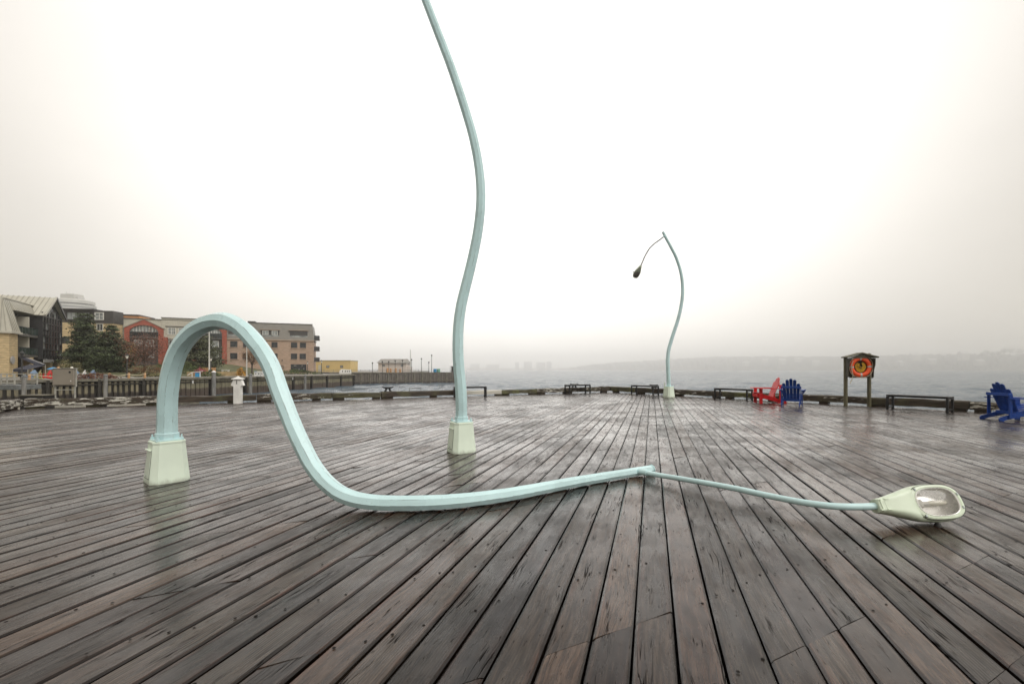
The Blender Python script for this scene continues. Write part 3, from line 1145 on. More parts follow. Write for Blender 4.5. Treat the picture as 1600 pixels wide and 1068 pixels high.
def street_lamp(label, loc, rz, pole_pts, r0, r1, arm_pts, arm_r, arm_mat, head_axis, head_normal, head_len=.64, size=.36, h=.44, dup_r=None):
    root = thing('street_lamp', label, 'street lamp', loc, 0, 'drooping pale blue street lamps on the pier')
    o = Vector(loc)
    lamp_base(root, rz, size, h)
    raw = spline(pole_pts, 9)
    L = [0.0]
    for a, b in zip(raw[:-1], raw[1:]): L.append(L[-1] + float(np.linalg.norm(b - a)))
    rad = [r0 + (r1 - r0) * (l / L[-1]) ** .85 for l in L]
    pole_mesh('pole', [Vector(p) - o for p in raw], rad, root)
    p0 = Vector(raw[0]) - o
    col = MB()
    for (z, q) in ((.0, 1.16), (.012, 1.16), (.05, 1.09), (.058, 1.10), (.066, 1.0)):
        pass
    ring = [(r0 * 1.12, .0), (r0 * 1.12, .055), (r0 * 1.06, .062), (r0 * .96, .062)]
    col.lathe(ring, 8, (p0.x, p0.y, h + .016), Matrix.Rotation(R(22.5), 3, 'Z'))
    col.build('collar', M['pole'], root)
    # cap at the free end
    pe, pd = Vector(raw[-1]) - o, (Vector(raw[-1]) - Vector(raw[-2])).normalized()
    cap = MB().tube([pe + pd * .002, pe + pd * .012], r1 * 1.10, 8)
    cap.build('end_cap', M['pole'], root)
    a0 = Vector(arm_pts[0]) - o
    am = [Vector(p) - o for p in spline(arm_pts, 8)]
    MB().tube(am, arm_r, 12).build('arm', M[arm_mat], root, smooth=True)
    d = (am[1] - am[0]).normalized()
    MB().tube([am[0] - d * .01, am[0] + d * .10], arm_r * 1.32, 12).build('arm_bracket', M['pole'], root, smooth=True)
    hx = Vector(head_axis).normalized()
    luminaire(root, am[-1] - hx * .03, head_axis, head_normal, head_len)
    return root


# the bent one: up from its plinth, over in a hoop, down and along the boards
p1 = [(-3.737, 4.93, .45), (-3.737, 4.93, .62), (-3.73, 4.925, .80), (-3.715, 4.915, .94), (-3.672, 4.895, 1.14), (-3.585, 4.855, 1.337), (-3.45, 4.795, 1.50), (-3.24, 4.71, 1.635), (-2.97, 4.60, 1.69), (-2.74, 4.505, 1.645), (-2.53, 4.42, 1.505),
      (-2.31, 4.33, 1.26), (-2.16, 4.25, .973), (-2.02, 4.17, .72), (-1.885, 4.10, .505), (-1.77, 4.045, .345), (-1.63, 3.985, .215), (-1.47, 3.93, .125), (-1.27, 3.885, .080), (-.98, 3.855, .069), (-.55, 3.91, .067), (-.08, 4.12, .064), (.65, 4.63, .059), (1.30, 5.05, .055), (1.60, 5.235, .054)]
a1 = [(1.43, 5.06, .068), (1.56, 4.86, .075), (1.71, 4.68, .083), (2.02, 4.27, .100), (2.21, 3.96, .108), (2.37, 3.74, .113), (2.54, 3.61, .118), (2.72, 3.565, .126), (2.87, 3.56, .134)]
street_lamp('pale blue street lamp bent over in a hoop with its head lying on the deck', (-3.737, 4.93, 0), R(50), p1, .101, .050, a1, .027, 'pole', (1, .0, .055), (0, -.885, .465))

p2 = [(-.74, 6.66, .45), (-.74, 6.66, .70), (-.748, 6.66, .90), (-.77, 6.66, 1.15), (-.788, 6.66, 1.40), (-.79, 6.66, 1.64), (-.778, 6.66, 1.88), (-.745, 6.66, 2.12), (-.69, 6.66, 2.36), (-.62, 6.66, 2.64), (-.56, 6.66, 2.90), (-.505, 6.66, 3.18), (-.47, 6.66, 3.45), (-.455, 6.66, 3.71), (-.465, 6.66, 3.97), (-.495, 6.66, 4.22), (-.54, 6.66, 4.46),
      (-.605, 6.66, 4.73), (-.75, 6.66, 5.2), (-.91, 6.66, 5.668), (-1.09, 6.66, 6.136), (-1.27, 6.66, 6.605), (-1.41, 6.66, 6.95), (-1.50, 6.66, 7.19)]
a2 = [(-1.40, 6.64, 7.0), (-1.80, 6.62, 7.38), (-2.2, 6.60, 7.56), (-2.6, 6.58, 7.55), (-2.95, 6.56, 7.42)]
street_lamp('tall wavy pale blue street lamp whose top runs out of the picture', (-.74, 6.66, 0), R(28), p2, .090, .056, a2, .027, 'arm_silhouette', (-.97, .0, -.22), (-.2, -.1, -.95))

p3 = [(6.82, 19.8, .47), (6.81, 19.8, .75), (6.79, 19.8, 1.15), (6.775, 19.8, 1.48), (6.785, 19.8, 1.80), (6.83, 19.8, 2.12), (7.0, 19.8, 2.70), (7.22, 19.8, 3.37), (7.37, 19.8, 4.04), (7.425, 19.8, 4.65), (7.36, 19.8, 5.35), (7.16, 19.8, 6.02), (6.90, 19.8, 6.55), (6.71, 19.8, 6.90), (6.57, 19.8, 7.17)]
a3 = [(6.62, 19.78, 6.99), (6.42, 19.8, 6.83), (6.21, 19.85, 6.68), (6.01, 19.92, 6.48), (5.85, 20.0, 6.19), (5.76, 20.08, 5.95), (5.69, 20.15, 5.76)]
l3 = street_lamp('far wavy street lamp with a silhouette-dark arm and drooping head by the kerb', (6.82, 19.8, 0), R(28), p3, .086, .058, a3, .023, 'arm_silhouette', (-.21, .72, -.62), (-.15, -.62, -.52), .64, .42, .46)
MB().box((-.20, -.05, .56), (.015, .13, .20), taper=.55).build('cover_plate', M['base'], l3)


# ------------------------------------------------------------------ benches
def make_bench(label, loc, rz, L=1.42):
    root = thing('bench', label, 'bench', loc, rz, 'low black metal benches along the kerb')
    W, H = .40, .45
    for k in range(5):
        y = -W / 2 + .04 + k * (W - .08) / 4
        MB().box((0, y, H - .016), (L, .062, .032), bev=.005).build('slat', M['black'], root)
    for sx in (-1, 1):
        for sy in (-1, 1):
            MB().box((sx * (L / 2 - .03), sy * (W / 2 - .03), (H - .036) / 2), (.055, .055, H - .036), bev=.004).build('leg', M['black'], root)
        MB().box((sx * (L / 2 - .03), 0, .085), (.038, W - .115, .038), bev=.003).build('crossbar', M['black'], root)
        MB().box((sx * (L / 2 - .03), 0, H - .062), (.042, W - .115, .045), bev=.003).build('end_rail', M['black'], root)
    MB().box((0, W / 2 - .05, H - .055), (L - .12, .03, .04)).build('apron', M['black'], root)
    return root


bu = math.atan2(UY, UX)          # along the far-left edge
bv2 = math.atan2(-VY, -VX)       # along the right edge
b0 = make_bench('black bench half hidden behind the tall middle lamp', (-1.84, 19.98, 0), R(14))
dup(b0, (3.29, 22.78, 0), R(34), 'black bench at the pier corner with a mooring cleat showing over its near end')
dup(b0, (6.30, 21.62, 0), R(-60), 'black bench just in front of the far lamp plinth')
dup(b0, (8.74, 18.0, 0), R(-59), 'black bench next to the red chair')
dup(b0, (11.75, 13.15, 0), R(-61), 'black bench between the life ring stand and the lone blue chair')


# ------------------------------------------------------------------ garden chairs
def make_chair(label, loc, rz, mat, group='slatted garden chairs on the pier', s=1.0):
    """slatted armchair with a fanned back; faces +y"""
    m = M[mat]
    root = thing('adirondack_chair', label, 'chair', loc, rz, group)
    root.scale = (s, s, s)
    Rx = lambda a: Matrix.Rotation(a, 3, 'X')
    for sx in (-1, 1):
        s = MB()
        prof = [(.40, .24), (.40, .36), (.33, .385), (-.46, .125), (-.56, .095), (-.60, .05), (-.585, .0), (-.50, .0), (-.44, .03)]
        s.prism(prof, -.014, .014, Matrix(((0, 0, 1), (1, 0, 0), (0, 1, 0))), (sx * .265, 0, 0))
        s.build('side_rail', m, root)
        MB().box((sx * .295, .30, .275), (.028, .115, .55), bev=.003).build('front_leg', m, root)
        a = MB()
        out = [(-.055, .46), (.085, .46), (.105, .40), (.085, .10), (.055, -.42), (-.005, -.44), (-.045, .05)]
        a.prism([(x * sx + sx * .305, y) for x, y in (out if sx > 0 else out[::-1])], .552, .575)
        a.build('armrest', m, root)
        br = MB()
        br.prism([(.02, .55), (.115, .55), (.02, .38)] if sx > 0 else [(.02, .55), (.02, .38), (.115, .55)], -.012, .012, Matrix(((sx, 0, 0), (0, 0, 1), (0, 1, 0))), (sx * .295, .30, 0))
        br.build('arm_bracket', m, root)
        MB().box((sx * .295, -.36, .385), (.028, .07, .62), bev=.003).build('rear_post', m, root)
    MB().beam((-.31, -.405, .665), (.31, -.405, .665), .026, .075, bev=.003).build('upper_brace', m, root)
    MB().beam((-.28, -.20, .20), (.28, -.20, .20), .03, .08, bev=.003).build('lower_brace', m, root)
    MB().beam((-.25, .405, .30), (.25, .405, .30), .024, .11, bev=.003).build('front_apron', m, root)
    # seat: follows the rails down to the back
    for k in range(5):
        f = k / 4
        y = .36 - f * .46
        z = .385 - f * .145 + .012 * abs(f - .5)
        MB().box((0, y, z), (.56, .098, .022), M=Rx(R(17)), bev=.004).build('seat_slat', m, root)
    # back: fan of round-headed boards
    n = 5
    for k in range(n):
        u = k - (n - 1) / 2
        tilt = u * R(1.5)
        Lb = .86 - .045 * u * u
        w0, w1 = .088, .104
        pr = [(-w0 / 2, 0), (w0 / 2, 0), (w1 / 2, Lb - .05)]
        for q in range(5):
            a = math.pi * (q + 1) / 6
            pr.append((w1 / 2 * math.cos(a), Lb - .05 + .05 * math.sin(a)))
        pr.append((-w1 / 2, Lb - .05))
        mb = MB()
        Mz = Rx(R(90) + R(21)) @ Matrix.Rotation(-tilt, 3, 'Z')
        mb.prism(pr, -.010, .010, Mz, (u * .094, -.115, .17))
        mb.build('back_slat', m, root)
    return root


c_blue = make_chair('blue slatted chair seen from behind beside the red chair', (9.36, 15.22, 0), R(-36), 'blue', s=.93)
make_chair('red slatted chair turned side on beside a black bench', (9.12, 16.30, 0), R(80), 'red', s=.95)
dup(c_blue, (11.90, 10.76, 0), R(-97), 'lone blue slatted chair past the last bench cut by the picture edge')

# ------------------------------------------------------------------ life ring stand
SB = Vector((11.26, 14.84, 0))
sroot = thing('life_ring_stand', 'olive timber stand with a gabled roof for the life ring', 'stand', SB, R(-8))
for sx in (-1, 1):
    pm = MB().lathe([(.056, -.04), (.056, 1.60 + .03 * sx), (.046, 1.64 + .03 * sx), (.02, 1.655 + .03 * sx)], 14, (sx * .35, .0, .045 if sx > 0 else 0.0))
    pm.build('post', M['post'], sroot, smooth=True)
bd = MB()
bd.prism([(-.27, .93), (.27, .93), (.335, 1.02), (.315, 1.18), (.36, 1.33), (.36, 1.56), (-.36, 1.56), (-.36, 1.33), (-.315, 1.18), (-.335, 1.02)], -.0125, .0125, Matrix(((1, 0, 0), (0, 0, 1), (0, 1, 0))), (0, -.075, 0))
bd.build('back_board', M['panel'], sroot)
for sx in (-1, 1):
    wb = MB()
    wb.prism([(-.11, .96), (-.02, .92), (-.01, 1.56), (-.20, 1.56), (-.19, 1.35), (-.12, 1.18)], -.011, .011, Matrix(((0, 0, 1), (1, 0, 0), (0, 1, 0))), (sx * .372, -.075, 0))
    wb.build('side_board', M['panel'], sroot)
    rb2 = MB()
    d = Vector((sx * .52, 0, -.15)).normalized()
    c = Vector((sx * .24, -.13, 1.662))
    Mx = Matrix((d, Vector((0, 1, 0)), d.cross(Vector((0, 1, 0))))).transposed()
    rb2.box(c, (.50, .30, .038), M=Mx, bev=.004)
    rb2.build('roof_board', M['shingle'], sroot)
gb = MB().prism([(-.40, 1.565), (.40, 1.565), (0, 1.70)], -.010, .010, Matrix(((1, 0, 0), (0, 0, 1), (0, 1, 0))), (0, -.20, 0))
gb.build('gable_board', M['shingle'], sroot)


def torus(mb, Rm, r, nm=40, n=12, M_=None, o=(0, 0, 0), a0=0, a1=2 * math.pi, squash=1.0):
    full = abs(a1 - a0 - 2 * math.pi) < 1e-6
    cnt = nm if full else nm + 1
    base = len(mb.v)
    o = Vector(o)
    for i in range(cnt):
        a = a0 + (a1 - a0) * i / nm
        for k in range(n):
            b = 2 * math.pi * k / n
            p = Vector(((Rm + r * math.cos(b)) * math.cos(a), r * squash * math.sin(b), (Rm + r * math.cos(b)) * math.sin(a)))
            mb.v.append(tuple(o + p))
    for i in range(nm if full else nm):
        i2 = (i + 1) % cnt
        for k in range(n):
            mb.f.append((base + i * n + k, base + i * n + (k + 1) % n, base + i2 * n + (k + 1) % n, base + i2 * n + k))
    return mb


ring_root_m = sroot.matrix_basis.copy()
rz_s = sroot.rotation_euler.z


def stand_point(x, y, z):
    return SB + Matrix.Rotation(rz_s, 3, 'Z') @ Vector((x, y, z))


ring = thing('life_ring', 'orange life ring with grey bands hanging on the timber stand', 'life ring', stand_point(.01, -.145, 1.285), rz_s)
torus(MB(), .265, .070, 48, 14, squash=.75).build('float_ring', M['ring'], ring, smooth=True)
for k in range(4):
    a = R(90 * k + 2)
    torus(MB(), .265, .0725, 3, 14, a0=a - .10, a1=a + .10, squash=.76).build('reflective_band', M['band'], ring, smooth=True)
gr = MB()
for k in range(4):
    aa = R(90 * k + 2); pts = []
    for q in range(9):
        f = q / 8
        a = aa + f * math.pi / 2
        rr_ = .265 + .075 + .020 * math.sin(f * math.pi)
        pts.append((rr_ * math.cos(a), -.03 - .012 * math.sin(f * math.pi), rr_ * math.sin(a)))
    gr.tube(pts, .007, 6)
gr.build('grab_line', M['rope_w'], ring, smooth=True)
tl = MB().tube(spline([(-.25, -.065, .20), (-.30, -.07, .05), (-.29, -.07, -.12), (-.26, -.07, -.28), (-.29, -.06, -.42), (-.34, -.06, -.54)], 6), .010, 6)
tl.build('loose_line', M['rope_w'], ring, smooth=True)
coil = thing('rope_coil', 'yellow rope coiled inside the orange life ring', 'rope', stand_point(.01, -.130, 1.275), rz_s)
for k in range(7):
    rr_ = .085 + .020 * (k % 4) + random.uniform(-.006, .006)
    mb = MB()
    torus(mb, rr_, .011, 26, 7, o=(random.uniform(-.018, .018), -.010 - .011 * (k // 2), random.uniform(-.012, .03)), a0=R(random.uniform(105, 150)), a1=R(random.uniform(385, 440)))
    mb.build('rope_loop', M['rope_y'], coil, smooth=True)
MB().tube(spline([(-.10, -.05, .06), (-.04, -.06, .02), (.03, -.06, -.02), (.05, -.055, .06), (.02, -.05, .12)], 6), .010, 6).build('rope_end', M['rope_y'], coil, smooth=True)
MB().tube(spline([(-.13, -.05, -.06), (-.11, -.055, -.12), (-.03, -.055, -.15), (.04, -.05, -.14), (.09, -.05, -.11)], 6), .010, 6).build('rope_end', M['rope_y'], coil, smooth=True)

# ------------------------------------------------------------------ white service pedestal
def make_pedestal(label, loc, rz, s=1.0):
    root = thing('service_pedestal', label, 'pedestal', loc, rz)
    MB().box((0, 0, .37 * s), (.225 * s, .225 * s, .74 * s), bev=.008 * s).build('body', M['white'], root)
    MB().box((0, 0, .80 * s), (.225 * s, .225 * s, .12 * s), bev=.004).build('light_box', M['white'], root)
    for sx in (-1, 1):
        h = MB()
        h.prism([(.113 * s, .615 * s), (.195 * s, .645 * s), (.120 * s, .855 * s), (.113 * s, .855 * s)] if sx > 0 else [(-.113 * s, .615 * s), (-.113 * s, .855 * s), (-.120 * s, .855 * s), (-.195 * s, .645 * s)], -.10 * s, .10 * s, Matrix(((1, 0, 0), (0, 0, 1), (0, 1, 0))))
        h.build('socket_hood', M['white'], root)
    rf = MB()
    b = .165 * s
    vs = [(-b, -b, .860 * s), (b, -b, .860 * s), (b, b, .860 * s), (-b, b, .860 * s), (-b, -b, .875 * s), (b, -b, .875 * s), (b, b, .875 * s), (-b, b, .875 * s),
          (-.05 * s, -.05 * s, .925 * s), (.05 * s, -.05 * s, .925 * s), (.05 * s, .05 * s, .925 * s), (-.05 * s, .05 * s, .925 * s)]
    rf.add(vs, [(3, 2, 1, 0), (0, 1, 5, 4), (1, 2, 6, 5), (2, 3, 7, 6), (3, 0, 4, 7), (4, 5, 9, 8), (5, 6, 10, 9), (6, 7, 11, 10), (7, 4, 8, 11), (8, 9, 10, 11)])
    rf.build('roof', M['white'], root)
    MB().lathe([(.045 * s, .925 * s), (.05 * s, .94 * s), (.03 * s, .965 * s), (.008 * s, .975 * s)], 12).build('finial', M['white'], root)
    MB().box((-.0 * s, -.116 * s, .765 * s), (.016 * s, .010, .12 * s)).build('key_slot', M['castiron'], root)
    MB().box((-.0 * s, -.121 * s, .715 * s), (.026 * s, .018, .03 * s), bev=.003).build('lock', M['castiron'], root)
    return root


make_pedestal('white service pedestal with a hooded top standing by the kerb', (-9.62, 15.98, 0), R(10))

# ------------------------------------------------------------------ cleats and ladder handle on the kerb
def make_cleat(label, loc, rz, s=1.0):
    root = thing('mooring_cleat', label, 'cleat', loc, rz, 'black iron mooring cleats on the kerb')
    MB().box((0, 0, .0175 * s), (.36 * s, .20 * s, .035 * s), bev=.01).build('foot_plate', M['castiron'], root)
    for sx in (-1, 1):
        MB().tube([(sx * .12 * s, 0, .03 * s), (sx * .075 * s, 0, .11 * s), (sx * .085 * s, 0, .17 * s)], [.055 * s, .038 * s, .05 * s], 10).build('stem', M['castiron'], root, smooth=True)
    hp = spline([(-.26 * s, 0, .235 * s), (-.14 * s, 0, .20 * s), (0, 0, .188 * s), (.14 * s, 0, .20 * s), (.26 * s, 0, .235 * s)], 4)
    rr_ = [.026 * s + .022 * s * (1 - abs(p[0]) / (.26 * s)) for p in hp]
    MB().tube(hp, rr_, 10).build('horn', M['castiron'], root, smooth=True)
    return root


def kerb_top(px_dir, seg, off=.17, z=.27):
    a, b = seg
    k = px_dir
    dx, dy = b[0] - a[0], b[1] - a[1]
    L = math.hypot(dx, dy)
    nx_, ny_ = -dy / L, dx / L
    ax, ay = a[0] + nx_ * off, a[1] + ny_ * off
    t = (k * ay - ax) / (dx - k * dy)
    return (ax + dx * t, ay + dy * t, z)


EL, ER = (DECK[0], DECK[1]), (DECK[1], DECK[2])
a_u = math.atan2(DECK[1][1] - DECK[0][1], DECK[1][0] - DECK[0][0])
a_r = math.atan2(DECK[2][1] - DECK[1][1], DECK[2][0] - DECK[1][0])
cl = make_cleat('black mooring cleat on the mossy kerb left of the tall lamp', (-5.18, 18.99, .262), a_u, .92)
dup(cl, (3.18, 23.25, .255), a_u, 'black mooring cleat on the kerb behind the bench at the pier corner')
dup(cl, (6.87, 22.05, .255), a_r, 'black mooring cleat on the kerb behind the bench by the far lamp')
lh = thing('ladder_handle', 'bent steel ladder handle on the kerb beside a mooring cleat', 'handle', (-4.15, 19.52, .27), a_u)
MB().tube(spline([(-.25, 0, -.06), (-.25, 0, .10), (-.22, 0, .135), (0, 0, .14), (.22, 0, .135), (.25, 0, .10), (.25, 0, -.06)], 5), .013, 8).build('grab_bar', M['galv'], lh, smooth=True)
for sx in (-1, 1):
    MB().lathe([(.04, -.008), (.04, .006), (.016, .008)], 10, (sx * .25, 0, 0)).build('foot', M['galv'], lh)

# ------------------------------------------------------------------ far shore of the basin: land, harbour wall, pier
LAND_Z = .2
land = MB()
land.prism([(-66, 14), (-47.9, 44), (-42.4, 56), (-37.9, 67), (-33.4, 94.8), (-38, 106), (-40, 140), (-60, 330), (-430, 330), (-430, 14)][::-1], -3.4, LAND_Z)
tag(land.build('promenade', M['paving']), 'paved promenade along the far harbour wall', None, None, 'structure')

# lawn bank rising behind the promenade
lb = MB()
nx_, ny_ = 40, 14
for j in range(ny_ + 1):
    for i in range(nx_ + 1):
        u, v = i / nx_, j / ny_
        y = 64 + 40 * v
        x0 = -66 - 34 * v; x1 = -44.5 - 8 * v
        x = x0 + (x1 - x0) * u
        z = .12 + 2.2 * (v ** .8) * min(1, 3.5 * (1 - u) + .1) * min(1, 4 * u + .3) + .12 * math.sin(7 * u + 3 * v)
        if j == 0 or i in (0, nx_): z = .1
        lb.v.append((x, y, z))
for j in range(ny_):
    for i in range(nx_):
        a = j * (nx_ + 1) + i
        lb.f.append((a, a + 1, a + nx_ + 2, a + nx_ + 1))
tag(lb.build('lawn', M['grass'], smooth=True), 'brownish lawn bank above the promenade', None, None, 'structure')


def harbour_wall(label, pts, pitch, w, mat, top=.18, post_every=5, back='backing', cap_h=.26):
    root = thing('harbour_wall', label, 'harbour wall')
    proto = MB().box((0, 0, 0), (w, .16, 2.55), bev=.02).build('fender_board', M[mat], root)
    post = MB().box((0, 0, 0), (.30, .30, 2.9), bev=.03).build('fender_post', M[back if back == 'backing' else mat], root)
    fp = fpst = True
    cnt = 0
    for (a, b) in zip(pts[:-1], pts[1:]):
        a, b = Vector((*a, 0)), Vector((*b, 0))
        d = (b - a); L = d.length; d.normalize()
        nrm = Vector((d.y, -d.x, 0))           # towards the water
        an = math.atan2(d.y, d.x)
        MB().beam(a + Vector((0, 0, -1.3)) - nrm * .3, b + Vector((0, 0, -1.3)) - nrm * .3, .5, 2.9).build('backing_wall', M[back], root)
        MB().beam(a + Vector((0, 0, top - cap_h / 2)) + nrm * .08, b + Vector((0, 0, top - cap_h / 2)) + nrm * .08, .50, cap_h, bev=.02).build('cap_beam', M['cap'], root)
        MB().beam(a + Vector((0, 0, -.42)) + nrm * .17, b + Vector((0, 0, -.42)) + nrm * .17, .12, .16).build('wale', M[back], root)
        s = pitch / 2
        while s < L:
            cnt += 1
            is_post = cnt % post_every == 0
            src, first = (post, fpst) if is_post else (proto, fp)
            o = src if first else copy_obj(src, root)
            if is_post: fpst = False
            else: fp = False
            p = a + d * s + nrm * (.20 if is_post else .06)
            o.location = (p.x, p.y, -1.42 + random.uniform(-.03, .03) if not is_post else -1.32)
            o.rotation_euler = (0, 0, an)
            s += pitch * random.uniform(.92, 1.08)
    return root


harbour_wall('dark timber harbour wall with pale upright fender boards below the restaurant terrace', [(-60, 24.5), (-47.5, 44), (-42, 56)], .52, .27, 'board', post_every=8)
hw2 = harbour_wall('greenish timber harbour wall of wide upright boards in front of the tan apartments', [(-42, 56), (-37.5, 67), (-33, 95), (-34.5, 97.5)], .56, .50, 'board2', post_every=9)
for (x, y, z) in ((-38.9, 63.5, -.35), (-36.25, 74.8, -.30), (-41.0, 58.2, -.4)):
    MB().box((x + .25, y - .1, z), (.16, .05, .42)).build('marker_plate', M['white'], hw2)

# the long pier closing the basin
pier = MB()
PA, PB = (-42, 104.4), (-14.4, 118)
pd = Vector((PB[0] - PA[0], PB[1] - PA[1], 0)).normalized()
pn = Vector((-pd.y, pd.x, 0))
quad = [Vector((*PA, 0)), Vector((*PB, 0)), Vector((*PB, 0)) + pn * 16, Vector((*PA, 0)) + pn * 45]
pier.prism([(p.x, p.y) for p in quad], -3.2, .42)
far_pier = tag(pier.build('far_pier', M['backing']), 'long timber pier across the basin', 'pier')
proto = None
L = (Vector((*PB, 0)) - Vector((*PA, 0))).length
an = math.atan2(pd.y, pd.x)
s = .4
k = 0
while s < L:
    if proto is None:
        proto = MB().box((0, 0, 0), (.62, .14, 2.7), bev=.02).build('wall_plank', M['pier2'], far_pier)
        o = proto
    else: o = copy_obj(proto, far_pier)
    p = Vector((*PA, 0)) + pd * s - pn * .06
    o.location = (p.x, p.y, -1.05 + random.uniform(-.04, .04)); o.rotation_euler = (0, 0, an)
    s += .70
post = None
s = .7
while s < L:
    if post is None:
        post = MB().box((0, 0, 0), (.26, .26, 3.0), bev=.03).build('fender_post', M['cap'], far_pier); o = post
    else: o = copy_obj(post, far_pier)
    p = Vector((*PA, 0)) + pd * s - pn * .22
    o.location = (p.x, p.y, -1.05 + random.uniform(-.1, .1)); o.rotation_euler = (0, 0, an)
    s += 2.1
for (z, h) in ((.40, .22), (-1.55, .18)):
    MB().beam(Vector((*PA, z)) - pn * .16, Vector((*PB, z)) - pn * .16, .2, h).build('wale', M['cap'], far_pier)
# dark ladder opening with pale jambs
oc = Vector((*PA, -.9)) + pd * 2.4 - pn * .30
MB().box(oc, (1.5, .10, 2.1), rz=an).build('ladder_bay', M['backing'], far_pier)
for s_ in (-1, 1):
    MB().box(oc + pd * s_ * 1.0 + Vector((0, 0, .35)), (.28, .14, .75), rz=an).build('jamb_plate', M['concrete'], far_pier)

# railing on the pier
rl = thing('pier_railing', 'thin grey railing along the top of the far pier', 'railing')
for z in (.92, 1.15):
    MB().beam(Vector((*PA, z)) + pn * .5 - pd * 3, Vector((*PA, z)) + pn * .5 + pd * 21, .05, .05).build('rail', M['galv'], rl)
rp = None
for k in range(13):
    if rp is None: rp = MB().box((0, 0, 0), (.06, .06, .78)).build('rail_post', M['galv'], rl); o = rp
    else: o = copy_obj(rp, rl)
    p = Vector((*PA, .80)) + pn * .5 + pd * (-3 + 2 * k)
    o.location = p; o.rotation_euler = (0, 0, an)


def thin_lamp(label, loc, h, group='thin dark lamp posts on the far pier', proto=[]):
    root = thing('pier_lamp', label, 'lamp post', loc, 0, group)
    MB().tube([(0, 0, 0), (0, 0, h)], [.07, .05], 8).build('pole', M['lamp_black'], root)
    MB().lathe([(.06, h), (.16, h + .06), (.17, h + .28), (.10, h + .36), (.03, h + .42)], 8).build('lantern', M['lamp_black'], root)
    return root


def at(px, Y): return (px - 800) / 711 * Y


for (px, top, Y, lab) in ((582, 565.5, 111, 'dark lamp post on the far pier left of the pale pink building'), (597.5, 563.5, 113, 'first dark lamp post in front of the pale pink building'),
                          (607.5, 563.5, 114, 'second dark lamp post in front of the pale pink building'), (617.5, 562, 115, 'third dark lamp post in front of the pale pink building'),
                          (629, 561.5, 116, 'last dark lamp post in front of the pale pink building'), (643, 560.5, 118, 'dark lamp post right beside the tall white mast'),
                          (658.5, 559, 117, 'dark lamp post between the white mast and the tallest post'), (670, 564.5, 119, 'shortest dark lamp post near the tallest post'),
                          (674.5, 553.5, 118, 'tallest dark lamp post on the far pier near the blue barrel')):
    zt = 1.2 + (577 - top) * Y / 711
    thin_lamp(lab, (at(px, Y), Y, .42), zt - .42 - .42)
mast = thing('mast', 'tall pale mast rising behind the far pier', 'mast', (at(641.5, 150), 150, .42))
MB().tube([(0, 0, 0), (0, 0, 7.2)], [.16, .09], 8).build('pole', M['flagpole'], mast)
MB().box((0, 0, 7.25), (.3, .1, .12)).build('cap', M['flagpole'], mast)
for (px, Y, hgt, lab) in ((605.5, 110.5, 1.15, 'brown timber bollard pile under the pale pink building'), (610.5, 112, 1.05, 'second brown timber pile under the pale pink building'), (618.5, 113, 1.1, 'brown timber pile below the third thin lamp post'), (625.5, 114, .9, 'shortest brown timber pile on the far pier')):
    o = MB().lathe([(.26, 0), (.27, hgt - .1), (.2, hgt), (.02, hgt + .02)], 10).build('timber_pile', M['post_orange'], None, smooth=True)
    o.location = (at(px, Y), Y, .42)
    tag(o, lab, 'pile', 'timber piles on the far pier')
for (px, mat, lab) in ((679.8, 'barrel_blue', 'blue barrel on the far pier'), (685.3, 'barrel_green', 'pale green barrel on the far pier')):
    Y = 116.5
    b = thing('barrel', lab, 'barrel', (at(px, Y), Y, .42))
    MB().lathe([(.40, 0), (.44, .06), (.43, .35), (.45, .40), (.43, .45), (.43, .80), (.45, .86), (.40, .95)], 14).build('body', M[mat], b, smooth=True)
    MB().lathe([(.39, .95), (.36, .96), (.02, .965)], 14).build('lid', M[mat], b)
ct = thing('pier_container', 'dark box with an open frame at the end of the far pier', 'container', (at(706.5, 117.5), 118.4, .42), an)
MB().box((.25, 0, .80), (.95, .9, 1.6), bev=.03).build('box', M['dark_wall'], ct)
fr_ = MB()
for (x0, z0, x1, z1) in ((-.75, 0, -.75, 1.6), (-.75, 1.6, -.25, 1.6), (-.25, 0, -.25, 1.6), (-.75, .4, -.25, .4)):
    fr_.beam((x0, -.3, z0), (x1, -.3, z1), .08, .08)
fr_.build('frame', M['lamp_black'], ct)
# white low locker on the wall head
lk = thing('storage_locker', 'low white locker with dark openings at the head of the greenish harbour wall', 'locker', (at(539, 97), 97.2, .42), R(15))
MB().prism([(-1.2, 0), (1.2, 0), (1.15, .75), (-.8, .85), (-1.1, .5)], -.5, .5, Matrix(((1, 0, 0), (0, 0, 1), (0, 1, 0)))).build('body', M['white'], lk)
for x in (-.5, .05, .45, .85):
    MB().box((x, -.505, .42), (.16, .03, .34)).build('opening', M['dark_void'], lk)  # dark plates stand in for the shade of openings
ll = MB().box((0, 0, 0), (.01, .01, .01))
MB().box((0, 0, -.12), (2.3, .9, .24)).build('plinth', M['concrete'], lk)

